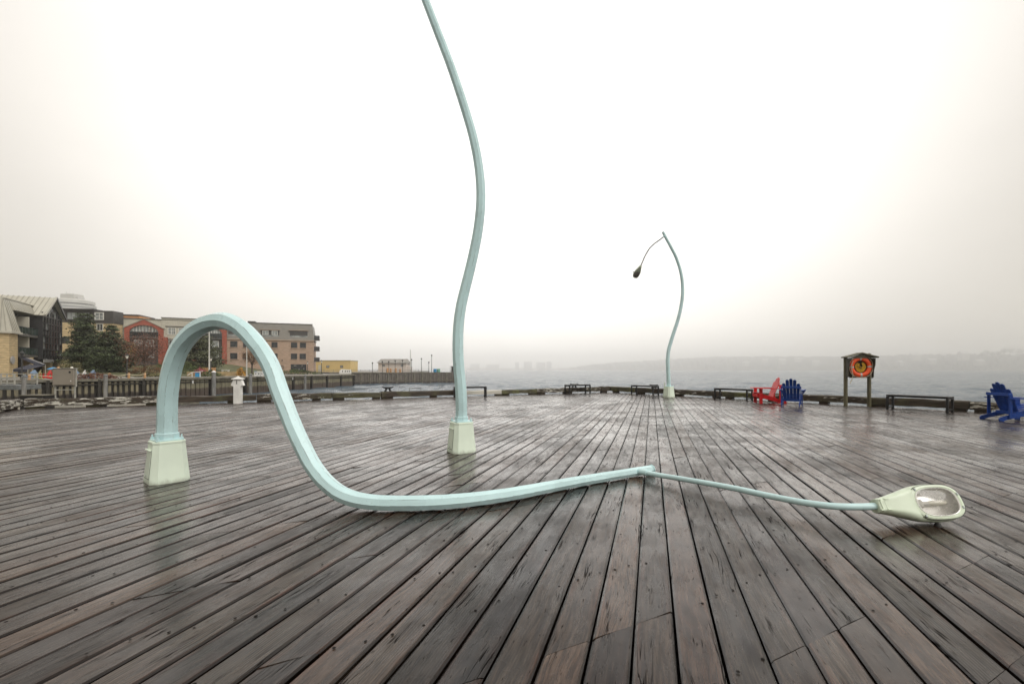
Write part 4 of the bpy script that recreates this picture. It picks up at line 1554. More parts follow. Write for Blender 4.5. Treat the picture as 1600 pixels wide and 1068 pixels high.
# pale buildings out on the pier
yb = thing('pier_shed', 'yellow flat-roofed shed behind the harbour wall head', 'shed', (at(495, 150), 150, .4), R(2))
w_ = at(547, 150) - at(495, 150)
MB().box((w_ / 2 - 2, 4, 1.85), (w_ + 4, 8, 3.7)).build('wall', M['yellow_wall'], yb)
MB().box((w_ / 2 - 2, 4, 3.78), (w_ + 4.3, 8.3, .16)).build('roof', M['metal_roof'], yb)
for x in (3.6, 8.1):
    f = MB().box((x, -.03, 1.75), (.95, .08, .8)).build('window', M['frame_dark'], yb)
    MB().box((x, -.075, 1.75), (.75, .02, .6)).build('pane', M['glass_mid'], f)
MB().box((1.0, -.03, 1.2), (1.0, .08, 2.2)).build('door', M['metal_beige'], yb)
wb_ = thing('pier_house', 'pale pink gabled building with a dark roof on the far pier', 'building', (at(591, 160), 160, .4), R(3))
w_ = at(634, 160) - at(591, 160)
MB().box((w_ / 2, 4, 1.6), (w_, 8, 3.2)).build('wall', M['pink_wall'], wb_)
rf = MB()
rf.add([(-.5, -.6, 3.1), (w_ + .5, -.6, 3.1), (w_ - .1, 4, 4.6), (.1, 4, 4.6), (-.5, 8.6, 3.1), (w_ + .5, 8.6, 3.1)], [(0, 1, 2, 3), (3, 2, 5, 4), (0, 3, 4), (1, 5, 2), (0, 4, 5, 1)])
rf.build('roof', M['grey_roof'], wb_)
for x in (1.9, w_ - 1.4):
    f = MB().box((x, -.03, 2.2), (.8, .08, .7)).build('window', M['frame_dark'], wb_)
    MB().box((x, -.075, 2.2), (.6, .02, .5)).build('pane', M['glass_mid'], f)
MB().box((w_ + .8, 2, .9), (1.6, 3, 1.8)).build('lean_to', M['pink_wall'], wb_)

# ------------------------------------------------------------------ pilings, bollards, lamps, flagpoles on the promenade
for (x, y, zt, r, lab) in ((at(37.5, 19.5), 19.5, .89, .075, 'grey steel pile just outside the kerb corner'), (at(165, 23), 23, .88, .085, 'grey steel pile between the metal cabinet and the hoop lamp'),
                           (at(251, 44), 44.5, .47, .22, 'grey pile half hidden by the upright of the hoop lamp'), (at(330, 56), 56.5, .85, .22, 'grey pile with a white cap below the white flagpole'), (at(388, 63), 63.5, .42, .22, 'grey pile behind the white service pedestal'), (at(481, 78), 77, .12, .2, 'short grey pile against the greenish harbour wall')):
    root = thing('mooring_pile', lab, 'pile', (x, y, 0), 0, 'mooring piles in the basin')
    MB().tube([(0, 0, -3.2), (0, 0, zt)], r, 12).build('shaft', M['pile'], root, smooth=True)
    MB().lathe([(r * 1.12, zt - .02), (r * 1.12, zt + r * .3), (r * .4, zt + r * .9), (.01, zt + r)], 12).build('cap', M['white'] if 'white cap' in lab else M['galv'], root)


def wall_pt(px, back=.8, pts=((-60, 24.5), (-47.5, 44), (-42, 56), (-37.5, 67), (-33, 95))):
    k = (px - 800) / 711
    for a, b in zip(pts[:-1], pts[1:]):
        dx, dy = b[0] - a[0], b[1] - a[1]
        t = (k * a[1] - a[0]) / (dx - k * dy)
        if 0 <= t <= 1:
            L = math.hypot(dx, dy)
            return a[0] + dx * t - dy / L * back, a[1] + dy * t + dx / L * back
    return None


bol = None
prev = None
names = {52: 'orange timber bollard below the restaurant awnings', 120: 'orange timber bollard just right of the metal cabinet', 148: 'orange timber bollard between two pale blue chairs', 177: 'orange timber bollard below the second pine', 207.5: 'orange timber bollard below the rust leaved tree', 232.5: 'orange timber bollard among yellow shrubs beside the hoop lamp'}
for px in (52, 120, 148, 177, 207.5, 232.5):
    x, y = wall_pt(px)
    if bol is None:
        bol = thing('rope_bollard', names[px], 'bollard', (x, y, LAND_Z), 0, 'orange rope bollards on the harbour wall')
        MB().lathe([(.12, 0), (.12, .56), (.10, .60), (.02, .61)], 10).build('post', M['post_orange'], bol, smooth=True)
        MB().lathe([(.128, .42), (.128, .48)], 10).build('rope_hoop', M['rope_w'], bol)
        o = bol
    else: o = dup(bol, (x, y, LAND_Z), 0, names[px])
    if prev is not None:
        mid = ((prev[0] + x) / 2, (prev[1] + y) / 2)
        r = MB().tube(spline([(prev[0], prev[1], .66), (mid[0], mid[1], .50), (x, y, .66)], 5), .028, 6).build('barrier_rope', M['rope_w'], o, smooth=True)
        r.matrix_parent_inverse = Matrix.Translation(-Vector((x, y, LAND_Z)))
    prev = (x, y)


def lantern_post(label, loc, h, mat='lamp_black', glass='lamp_glass'):
    root = thing('promenade_lamp', label, 'lamp post', loc, 0)
    MB().lathe([(.14, 0), (.14, .25), (.075, .40), (.055, h - .45), (.09, h - .42)], 10).build('pole', M[mat], root, smooth=True)
    MB().lathe([(.10, h - .42), (.17, h - .08), (.16, h - .06)], 8).build('lantern', M[glass], root)
    MB().lathe([(.23, h - .06), (.13, h + .04), (.05, h + .12), (.02, h + .20)], 8).build('hood', M[mat], root)
    return root


lantern_post('black lantern post in front of the tan restaurant building', (at(17.5, 46), 47.0, LAND_Z), 2.75, glass='frame_dark')
lantern_post('black lantern post with a white globe in front of the rust leaved tree', (at(198.5, 59), 59, LAND_Z), 2.85)
lantern_post('black lantern post with a small globe beside the white flagpole', (at(329.5, 70), 70, LAND_Z), 2.75)
lantern_post('black lantern post at the corner of the tan apartments', (at(502.5, 100), 100, LAND_Z), 2.9)
lantern_post('slim brown post beside the tan apartments shop window', (at(480.5, 98), 98, LAND_Z), 2.6)
for (px, top, Y, lab) in ((327, 516.5, 66, 'tall white flagpole seen through the hoop lamp'), (385.5, 538, 68, 'shorter white flagpole beside the brown leaved tree')):
    h = 1.2 + (577 - top) * Y / 711
    root = thing('flagpole', lab, 'flagpole', (at(px, Y), Y, LAND_Z), 0, 'white flagpoles behind the harbour wall')
    MB().tube([(0, 0, 0), (0, 0, h - .2)], [.12 if px < 350 else .10, .075 if px < 350 else .05], 10).build('pole', M['flagpole'], root, smooth=True)
    MB().lathe([(.01, h - .2), (.09, h - .12), (.01, h - .02)], 8).build('ball', M['flagpole'], root)

# gangway and landing beyond the kerb corner
gw = thing('gangway', 'grey metal gangway with pale handrails beyond the kerb corner', 'gangway', (at(0, 20.5), 20.5, 0), R(-4))
MB().box((-1.0, .4, .40), (3.9, 1.0, .22), bev=.01).build('walkway', M['galv'], gw)
for y in (-.05, .86):
    for z in (1.00, .80, .58):
        MB().beam((-2.9, y, z), (.78, y, z), .035, .035).build('rail', M['cabinet_side'], gw)
    for x in (-2.4, -1.5, -.75, .12, .78):
        MB().box((x, y, .76), (.045, .045, .52)).build('rail_post', M['cabinet_side'], gw)
lg = MB().prism([(-25.5, 15.3), (-16.6, 15.6), (-15.6, 19.2), (-15.8, 23.0), (-25, 23.5)], -.62, -.30)
tag(lg.build('side_landing', M['cap']), 'low timber landing outside the kerb corner', None, None, 'structure')
fl = thing('fender_box', 'dark timber fender box with a pale top edge behind the kerb corner', 'fender', (at(54.5, 16.9), 17.0, -.30), R(3))
MB().box((0, 0, .265), (.78, .5, .53), bev=.01).build('body', M['under'], fl)
MB().box((0, 0, .548), (.82, .54, .03)).build('top_board', M['cap'], fl)
for x in (-.08, .12):
    MB().box((x, -.26, .36), (.07, .02, .04), rz=0).build('bolt_plate', M['steel'], fl)

cb = thing('utility_cabinet', 'grey metal utility cabinet on a slim frame behind the kerb', 'cabinet', (at(101.5, 18), 18, -.30), R(18))
MB().box((0, 0, 1.205), (.66, .24, .66), bev=.012).build('box', M['cabinet'], cb)
MB().box((0, -.125, 1.205), (.60, .014, .60), bev=.004).build('door', M['cabinet'], cb)
MB().box((0, 0, 1.545), (.72, .30, .022), bev=.004).build('top_cover', M['cabinet_side'], cb)
MB().box((.22, -.142, 1.40), (.06, .03, .07), bev=.008).build('handle', M['castiron'], cb)
MB().box((.25, -.136, 1.05), (.03, .01, .035)).build('lock', M['white'], cb)
for sx in (-1, 1):
    MB().box((sx * .31, .02, .42), (.045, .045, .84)).build('leg', M['cabinet_side'], cb)
    MB().box((sx * .345, .02, 1.18), (.04, .06, .74)).build('side_channel', M['cabinet_side'], cb)
MB().box((0, .02, .70), (.60, .03, .035)).build('crossbar', M['cabinet_side'], cb)
for (x, m_, lab, nm) in ((-.20, 'post_orange', 'small orange beacon on the metal cabinet', 'beacon'), (.22, 'lamp_glass', 'small pale beacon on the metal cabinet', 'beacon')):
    q = Vector((at(101.5, 18), 18, -.30)) + Matrix.Rotation(R(18), 3, 'Z') @ Vector((x, 0, 1.556))
    b = MB().lathe([(.045, 0), (.045, .03), (.03, .05), (.01, .055)], 10).build(nm, M[m_], None, smooth=True)
    b.location = q
    tag(b, lab, 'beacon')

# pale blue garden chairs and other small things on the promenade
for (px, mat, rz, lab) in ((131.5, 'blue_light', 200, 'pale blue garden chair on the promenade right of the metal cabinet'), (142, 'white', 150, 'white garden chair between the two pale blue ones'), (156.5, 'blue_light', 170, 'pale blue garden chair before the gap between the pines'), (64.5, 'blue_light', 190, 'pale blue garden chair under the restaurant awning'), (71.5, 'yellow_chair', 150, 'yellow garden chair under the restaurant awning')):
    x, y = wall_pt(px, 2.2)
    make_chair(lab, (x, y, LAND_Z), R(rz), mat, 'garden chairs on the promenade')
x, y = wall_pt(90.5, 2.6)
make_chair('red garden chair half hidden behind the metal cabinet', (x, y, LAND_Z), R(160), 'red', 'garden chairs on the promenade')
par = thing('cafe_parasol', 'small blue parasol beside the metal cabinet', 'parasol', (at(83, 51), 51, LAND_Z))
MB().tube([(0, 0, 0), (0, 0, 1.25)], .025, 8).build('pole', M['lamp_black'], par)
MB().lathe([(.55, 1.02), (.52, 1.06), (.28, 1.18), (.03, 1.26)], 10).build('canopy', M['barrel_blue'], par)
MB().lathe([(.25, 0), (.25, .05), (.04, .07)], 10).build('foot', M['castiron'], par)
# blue board and the pink flower pot seen through the hoop
bb = thing('notice_box', 'blue panel box under a white sloping frame seen through the hoop lamp', 'notice box', (at(306, 60), 60, LAND_Z), R(10))
MB().box((.25, 0, .30), (.55, .3, .55), bev=.02).build('panel', M['barrel_blue'], bb)
for (a, b) in (((-.35, -.2, 0), (-.35, -.2, .62)), ((.60, -.2, 0), (.60, -.2, .70)), ((-.9, -.2, .25), (-.35, -.2, .62)), ((-.35, -.2, .62), (.95, -.2, .78))):
    MB().beam(a, b, .07, .07).build('frame_bar', M['white'], bb)
for (px, lab) in ((399.8, 'first white box in the row behind the harbour wall'), (404.5, 'white box in the middle of the row behind the harbour wall'), (409.5, 'last white box in the row behind the harbour wall')):
    Y = 66.5
    o = thing('meter_box', lab, 'box', (at(px, Y), Y, LAND_Z), R(12), 'white boxes behind the harbour wall')
    MB().box((0, 0, .32), (.34, .3, .64), bev=.03).build('body', M['white'], o)
    MB().box((0, 0, .70), (.40, .36, .10), bev=.03).build('lid', M['blue_light'] if px < 401 else M['white'], o)
    MB().box((.03, -.153, .38), (.10, .01, .22)).build('hatch', M['dark_wall'], o)
pp = thing('bench_table', 'small white stone bench in front of the tan apartments', 'bench', (at(352.5, 78), 78, .3), R(12))
MB().box((0, 0, .80), (1.15, .45, .12)).build('top', M['concrete'], pp)
for sx in (-1, 1): MB().box((sx * .45, 0, .37), (.16, .4, .74)).build('support', M['concrete'], pp)
pw = MB()
pw.beam((at(288, 66), 66.5, .50), (at(372, 70), 71, .50), .3, .75)
tag(pw.build('planter_wall', M['stone_joint']), 'low tan planter wall behind the harbour wall', 'wall')
fw = thing('timber_screen', 'orange timber screen behind the white flagpole', 'screen', (at(325, 72), 72.5, .3), R(14))
for k in range(8):
    MB().box((-1.0 + k * .23, 0, .62), (.215, .04, 1.15)).build('board', M['post_orange'], fw)
for x in (-1.12, .75): MB().box((x, .05, .62), (.09, .09, 1.24)).build('post', M['post_orange'], fw)

# ------------------------------------------------------------------ buildings along the promenade
def window(parent, x, z, w, h, frame='frame_dark', glass='glass_dark', nx=2, nz=2, y=0.0, fr=.09, proud=.05):
    """a window set into a facade at local (x, z) centre: frame with glazing bars, pane behind them"""
    mb = MB()
    o = fr / 2
    for sx in (-1, 1): mb.box((x + sx * (w / 2 - o), y - proud / 2, z), (fr, proud + .08, h))
    for sz in (-1, 1): mb.box((x, y - proud / 2, z + sz * (h / 2 - o)), (w - 2 * fr, proud + .08, fr))
    for i in range(1, nx): mb.box((x - w / 2 + w * i / nx, y - proud / 2 + .012, z), (fr * .6, proud + .03, h - 2 * fr))
    for i in range(1, nz): mb.box((x, y - proud / 2 + .02, z - h / 2 + h * i / nz), (w - 2 * fr, proud + .01, fr * .5))
    f = mb.build('window', M[frame], parent)
    MB().box((x, y - .004, z), (w - 1.9 * fr, .03, h - 1.9 * fr)).build('pane', M[glass], f)
    return f


def sill(win, x, z, w, mat='brick_band', y=0.0):
    MB().box((x, y - .07, z), (w, .22, .14)).build('sill', M[mat], win)


def facade(name, label, cat, a, b):
    rz = math.atan2(b[1] - a[1], b[0] - a[0])
    return thing(name, label, cat, (a[0], a[1], 0), rz)


# --- tan apartments with the grey mansard
t = facade('apartment_building', 'tan brick apartment block with a grey mansard top behind the greenish harbour wall', 'building', (-69.62, 110), (-51.0, 117))
MB().box((9.9, 6, 4.1), (20, 12, 8.6)).build('wall', M['tan_brick'], t)
rf = MB()
rf.add([(-.15, -.15, 8.62), (20.05, -.15, 8.62), (20.05, 12, 8.62), (-.15, 12, 8.62), (-.0, .55, 12.75), (19.5, .55, 12.75), (19.5, 11.5, 12.75), (0, 11.5, 12.75)],
       [(3, 2, 1, 0), (0, 1, 5, 4), (1, 2, 6, 5), (2, 3, 7, 6), (3, 0, 4, 7), (4, 5, 6, 7)])
mans = rf.build('mansard_roof', M['grey_roof'], t)
sm = MB()
x = .4
while x < 19.4:
    sm.beam((x, -.10, 8.75), (x, .545, 12.6), .05, .05, up=(1, 0, 0)); x += .62
sm.build('roof_seam', M['grey_roof'], mans, kind='stuff')
MB().box((9.75, .55, 12.80), (19.8, .30, .12)).build('roof_edge', M['dark_wall'], mans)
MB().box((5.6, 2.5, 13.0), (1.6, 2, .5)).build('roof_box', M['dark_wall'], mans)
MB().box((9.9, -.12, 8.55), (20.3, .24, .22)).build('cornice', M['brick_band'], t)
for z in (5.95, 3.05):
    MB().box((9.9, -.03, z), (19.9, .06, .16)).build('string_course', M['brick_band'], t)
jl = MB()
for k in range(24):
    z = .5 + k * .335
    jl.box((12.8, -.002, z), (14.0, .02, .025))
jl.build('mortar_course', M['stone_joint'], t, kind='stuff')
for (x0, z1, x1, z0) in ((1.34, 8.10, 2.83, 6.62), (4.06, 8.10, 5.5, 6.62), (1.34, 5.24, 2.83, 3.72), (3.95, 5.24, 5.43, 3.72), (10.25, 8.06, 11.6, 6.66), (10.30, 5.22, 11.6, 3.76), (14.65, 8.05, 16.1, 6.66), (16.68, 8.05, 18.12, 6.66), (14.62, 5.26, 16.07, 3.80), (16.62, 5.26, 18.1, 3.80)):
    w_ = window(t, (x0 + x1) / 2, (z0 + z1) / 2, x1 - x0, z1 - z0)
    sill(w_, (x0 + x1) / 2, z0 - .07, x1 - x0 + .25)
# loggias in the mansard
for (x0, x1, z0, z1, pale_glass) in ((7.94, 11.92, 9.2, 11.0, True), (14.38, 18.45, 9.2, 11.05, False), (.9, 4.2, 9.2, 11.0, False)):
    d = MB().box(((x0 + x1) / 2, .34, (z0 + z1) / 2), (x1 - x0, .62, z1 - z0)).build('loggia', M['dark_wall'], t)
    MB().box(((x0 + x1) / 2, .05, z1 + .08), (x1 - x0 + .5, .55, .12)).build('lintel', M['brick_band'], d)
    MB().box(((x0 + x1) / 2, .00, z0 + .28), (x1 - x0 - .05, .03, .55)).build('balustrade', M['glass_mid'], d)
    if pale_glass:
        for xx in (x0 + .95, x1 - .95):
            wm = window(t, xx, z0 + 1.15, 1.35, 1.05, 'frame_white', 'glass_mid', 2, 1, y=.01)
sh = window(t, 16.4, 1.55, 3.6, 2.0, 'frame_dark', 'glass_dark', 3, 2)
for (x, z) in ((15.4, 2.2), (15.75, 2.2), (17.2, 2.2), (16.5, 1.3), (17.6, 1.4)):
    MB().box((x, -.05, z), (.14, .03, .14)).build('shop_lamp', M['lamp_glass'], sh)
rgm = MB(); torus(rgm, .42, .045, 20, 6, o=(12.6, -.12, 1.75)); rgm.box((12.6, -.12, 1.75), (.06, .05, .6)); rgm.build('round_sign', M['frame_dark'], t)
MB().box((12.65, -.18, 3.5), (.22, .22, .36), bev=.03).build('wall_light', M['frame_dark'], t)
MB().box((18.9, -.08, 4.5), (.10, .10, 7.8)).build('downpipe', M['tan_brick'], t)
for z in (3.3, 6.1, 8.9):
    bal = MB().box((20.6, 2.0, z), (1.3, 3.6, .18)).build('balcony', M['slab'], t)
    MB().box((21.2, 2.0, z + .55), (.05, 3.5, .95)).build('balustrade', M['frame_dark'], bal)
    MB().box((20.6, .22, z + .55), (1.2, .05, .95)).build('balustrade', M['frame_dark'], bal)

# --- beige metal building with two red brick gables
m_ = facade('gabled_building', 'long beige metal clad building with red brick gables above the lawn', 'building', (-89.31, 100), (-69.31, 110))
MB().box((8.0, 6, 6.3), (19.5, 11.8, 12.6)).build('wall', M['metal_beige'], m_)
MB().box((13.9, 5.9, 6.4), (7.9, 11.9, 13.3)).build('raised_wall', M['metal_beige'], m_)
MB().box((8.0, 6, 12.66), (19.8, 12.2, .14)).build('roof_edge', M['slab'], m_)
MB().box((13.9, 5.9, 13.12), (8.2, 12.2, .14)).build('roof_edge', M['slab'], m_)
sm = MB(); x = -1.6
while x < 17.6:
    y = -.06 if 9.95 < x < 17.85 else .09
    sm.box((x, y, 10.6), (.07, .06, 4.0 if y > 0 else 4.9)); x += .46
sm.build('wall_seam', M['seam_light'], m_, kind='stuff')
MB().box((13.2, -.12, 8.35), (6.2, .24, .22)).build('soffit_band', M['seam_light'], m_)
MB().box((13.3, -.02, 6.2), (5.6, .12, 4.1)).build('bay_shade_panel', M['dark_wall'], m_)  # flat dark panel; the bay's shade is put into its colour


def brick_gable(parent, xc, half, eave, peak, arch_half, spring, crown, zbot, y=-.45):
    """gabled brick front with a wide segmental arch cut through it"""
    nseg = 16
    top, arc = [], []
    for k in range(nseg + 1):
        u = -1 + 2 * k / nseg
        x = xc + u * arch_half
        arc.append((x, spring + (crown - spring) * math.sqrt(max(0, 1 - u * u * .96))))
        top.append((x, peak - (peak - eave) * abs(x - xc) / half))
    mb = MB()
    D = .5
    for k in range(nseg):
        (xa, za), (xb, zb) = arc[k], arc[k + 1]
        (_, ta), (_, tb) = top[k], top[k + 1]
        vs = [(xa, y, za), (xb, y, zb), (xb, y, tb), (xa, y, ta), (xa, y + D, za), (xb, y + D, zb), (xb, y + D, tb), (xa, y + D, ta)]
        mb.add(vs, [(0, 1, 2, 3), (7, 6, 5, 4), (0, 4, 5, 1), (3, 2, 6, 7)])
    for s in (-1, 1):
        x0, x1 = xc + s * arch_half, xc + s * half
        za = peak - (peak - eave) * arch_half / half
        pl = [(x0, zbot), (x1, zbot), (x1, eave), (x0, za)]
        if s < 0: pl = pl[::-1]
        mb.prism(pl, -y - D, -y, Matrix(((1, 0, 0), (0, 0, -1), (0, 1, 0))))
    g = mb.build('brick_gable', M['red_brick'], parent)
    cp = MB()
    for s in (-1, 1):
        cp.beam((xc, y + .2, peak + .06), (xc + s * (half + .15), y + .2, eave + .0), .65, .12, up=(0, 1, 0)) if False else cp.beam((xc, y + .2, peak + .08), (xc + s * (half + .15), y + .2, eave + .03), .62, .12)
    cp.build('coping', M['seam'], g)
    MB().box((xc, -.02, (zbot + crown) / 2), (arch_half * 2, .06, crown - zbot)).build('glazing', M['glass_mid'], g)
    mu = MB()
    for k in range(1, 9):
        x = xc - arch_half + 2 * arch_half * k / 9
        mu.box((x, -.06, (spring - 1.0 + crown) / 2), (.09, .07, crown - spring + .9))
    mu.box((xc, -.075, spring + .0), (arch_half * 2, .08, .16))
    mu.build('mullion', M['frame_white'], g)
    MB().box((xc, -.055, (zbot + spring - 1.2) / 2), (arch_half * 2, .05, spring - 1.2 - zbot)).build('recessed_bay', M['dark_wall'], g)
    for sx in (-1.1, 1.0):
        for zz in (spring - 2.3, spring - 4.9):
            window(parent, xc + sx, zz, 1.5, 1.5, 'frame_white', 'glass_mid', 2, 1, y=-.085)
    sb = MB().box((xc, -.30, spring - 1.1), (arch_half * 2 - .04, .55, .22)).build('balcony_slab', M['slab'], g)
    MB().box((xc, -.40, spring - .35), (arch_half * 2 - .06, .04, 1.1)).build('balustrade', M['glass_dark'], g)
    return g


brick_gable(m_, 6.83, 3.52, 10.48, 12.5, 2.6, 9.5, 11.2, .3)
MB().box((10.75, -.35, 4.4), (.85, .6, 8.4)).build('brick_pier', M['red_brick'], m_)
brick_gable(m_, 19.3, 3.4, 10.9, 12.5, 2.45, 9.6, 11.3, .3)
for (x, z, w, h) in ((11.85, 10.08, 1.55, 1.65), (13.85, 10.08, 1.5, 1.6)):
    window(m_, x, z, w, h, 'frame_white', 'glass_mid', 2, 2, y=-.06, fr=.12)
MB().box((13.0, -.12, 11.15), (4.6, .30, .14)).build('lintel', M['slab'], m_)
window(m_, 12.1, 7.0, 1.6, 2.0, 'frame_white', 'glass_dark', 2, 1, y=-.06)
MB().box((11.0, -.05, 4.5), (.2, .1, 7)).build('downpipe', M['frame_white'], m_)

# --- dark clad building behind the pines
d_ = facade('dark_building', 'dark clad apartment building behind the two pines', 'building', (-96.54, 96), (-85.73, 98))
MB().box((5.0, 1.6, 5.2), (11.6, 3.2, 11.9)).build('wall', M['stone_tan'], d_)
MB().box((3.4, 2.0, 12.5), (7.7, 3.2, 2.8)).build('upper_storey', M['dark_wall'], d_)
MB().box((9.05, 1.6, 12.45), (3.7, 3.4, 2.7)).build('dark_bay', M['dark_wall'], d_)
MB().box((3.3, 1.6, 13.98), (8.6, 4.6, .22)).build('roof_slab', M['dark_wall'], d_)
sm = MB()
for k in range(9): sm.box((7.4 + k * .41, -.12, 12.45), (.03, .02, 2.6))
sm.build('cladding_joint', M['frame_dark'], d_, kind='stuff')
window(d_, 8.35, 12.6, 1.7, 1.6, 'frame_white', 'glass_mid', 2, 2, y=-.12, fr=.13)
window(d_, 8.4, 10.25, 1.2, 1.5, 'frame_white', 'glass_dark', 2, 1)
window(d_, 3.3, 12.6, 2.4, 1.6, 'frame_dark', 'glass_mid', 3, 1, y=.28)
window(d_, 5.7, 12.6, 1.2, 1.6, 'frame_dark', 'glass_mid', 2, 1, y=.28)
window(d_, 4.9, 10.0, 1.3, 1.6, 'frame_white', 'glass_dark', 2, 1)
MB().box((9.05, -.06, 11.13), (3.8, .2, .12)).build('string_course', M['slab'], d_)

# --- orange topped block and the round tower in the haze
ob = facade('brick_block', 'orange brick roof storey showing behind the beige metal building', 'building', (-110.5, 125), (-103.6, 127))
MB().box((3.2, 5, 8), (6.6, 9, 16.4)).build('wall', M['orange_wall'], ob)
MB().box((3.2, 5, 16.35), (7.0, 9.4, .35)).build('parapet', M['dark_wall'], ob)
w2 = MB(); w2.add([(6.5, .5, 0), (9.6, 2.2, 0), (9.6, 9.5, 0), (6.5, 9.5, 0), (6.5, .5, 16.2), (9.6, 2.2, 15.1), (9.6, 9.5, 15.1), (6.5, 9.5, 16.2)], [(0, 3, 2, 1), (4, 5, 6, 7), (0, 1, 5, 4), (1, 2, 6, 5), (2, 3, 7, 6), (3, 0, 4, 7)])
w2.build('wing', M['orange_wall'], ob)
window(ob, 3.4, 15.3, .7, .5, 'frame_dark', 'glass_dark', 1, 1)

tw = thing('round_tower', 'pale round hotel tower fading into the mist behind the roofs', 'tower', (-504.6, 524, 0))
MB().lathe([(9.3, 0), (9.3, 36.2)], 40).build('wall', M['far_mist'], tw, smooth=True)
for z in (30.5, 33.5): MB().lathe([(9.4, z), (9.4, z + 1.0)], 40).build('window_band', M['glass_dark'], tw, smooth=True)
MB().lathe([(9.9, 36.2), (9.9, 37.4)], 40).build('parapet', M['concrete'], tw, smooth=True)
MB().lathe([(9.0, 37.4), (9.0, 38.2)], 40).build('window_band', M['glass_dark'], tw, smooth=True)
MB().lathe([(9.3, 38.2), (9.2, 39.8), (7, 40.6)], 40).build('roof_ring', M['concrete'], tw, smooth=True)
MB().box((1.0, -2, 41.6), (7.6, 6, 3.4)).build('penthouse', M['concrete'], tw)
MB().box((5.2, -2, 41.0), (2.2, 4, 1.6)).build('plant_room', M['far_mist'], tw)
MB().tube([(-2.2, -2, 43), (-2.2, -2, 45.0)], .18, 6).build('aerial', M['far_mist'], tw)

tw.scale = (2, 2, 2)

# --- restaurant and apartments with the glazed gable; local x runs along the water face, away from the camera
r_ = thing('restaurant_building', 'tan stone waterfront building with a glazed gable and balconies over the restaurant', 'building', (-68.5, 62, 0), R(118.1))
MB().box((1.2, 6, 3.25), (2.4, 12, 6.3)).build('stone_wall', M['stone_tan'], r_)
MB().box((10.2, 5.1, 3.25), (15.6, 6.0, 6.3)).build('stone_wall', M['stone_tan'], r_)
MB().box((10.2, 5.1, 8.0), (15.6, 6.0, 3.3)).build('upper_wall', M['slab'], r_)
jl = MB()
for k in range(18):
    jl.box((1.2, -.004, .5 + k * .33), (2.42, .02, .03)); jl.box((-.004, 6, .5 + k * .33), (.02, 12.0, .03))
jl.build('mortar_course', M['stone_joint'], r_, kind='stuff')
ms = MB()
ms.add([(-.3, -.3, 6.35), (2.5, -.3, 6.35), (2.5, 12, 6.35), (-.3, 12, 6.35), (.75, .9, 11.0), (2.5, .9, 11.0), (2.5, 12, 11.0), (.75, 12, 11.0)],
       [(3, 2, 1, 0), (0, 1, 5, 4), (1, 2, 6, 5), (2, 3, 7, 6), (3, 0, 4, 7), (4, 5, 6, 7)])
mr = ms.build('mansard_roof', M['metal_roof'], r_)
sm = MB()
for k in range(22):
    y = .2 + k * .55
    sm.beam((-.31, y, 6.5), (.74, max(y, .95), 10.95), .06, .07)
for k in range(5):
    x = .25 + k * .5
    sm.beam((x, -.31, 6.5), (max(x, .8), .89, 10.95), .06, .07)
sm.build('standing_seam', M['seam'], mr, kind='stuff')
MB().box((1.15, 5.85, 6.28), (3.1, 12.5, .28)).build('cornice', M['seam_light'], r_)
up = MB()
up.add([(2.5, .25, 9.55), (8.9, .25, 9.55), (8.9, 12, 9.55), (2.5, 12, 9.55), (2.5, .9, 11.0), (8.9, .9, 11.0), (8.9, 12, 11.0), (2.5, 12, 11.0)],
       [(3, 2, 1, 0), (0, 1, 5, 4), (1, 2, 6, 5), (2, 3, 7, 6), (3, 0, 4, 7), (4, 5, 6, 7)])
ur = up.build('upper_roof', M['metal_roof'], r_)
sm = MB()
for k in range(12): sm.beam((2.8 + k * .53, .24, 9.6), (2.8 + k * .53, .89, 10.97), .06, .07)
sm.build('standing_seam', M['seam'], ur, kind='stuff')
MB().box((9, 4.6, 11.05), (16.5, 7.6, .14)).build('roof_edge', M['seam_light'], r_)
for (z, x0, x1) in ((6.15, 2.45, 8.5), (3.20, 2.45, 8.5)):
    b = MB().box(((x0 + x1) / 2, .95, z), (x1 - x0, 2.1, .30)).build('balcony', M['slab'], r_)
    n = 6
    for k in range(n):
        w = (x1 - x0) / n
        MB().box((x0 + w * (k + .5), -.08, z + .68), (w - .08, .03, .92)).build('balustrade_pane', M['glass_green'], b)
    hr = MB().beam((x0, -.08, z + 1.18), (x1, -.08, z + 1.18), .07, .06)
    for k in range(n + 1): hr.box((x0 + (x1 - x0) * k / n, -.08, z + .66), (.06, .06, 1.0))
    hr.build('handrail', M['frame_dark'], b)
for z in (7.5, 4.6):
    window(r_, 3.4, z, 1.1, 2.3, 'frame_white', 'glass_mid', 1, 1, y=2.05)
    window(r_, 5.6, z + .1, 1.7, 2.0, 'frame_dark', 'glass_dark', 2, 1, y=2.05)
    window(r_, 7.6, z + .2, 1.5, 1.9, 'frame_dark', 'glass_dark', 3, 2, y=2.05)
    MB().box((6.4, 1.0, z), (.3, 1.6, 3.0)).build('party_wall', M['metal_beige'], r_)
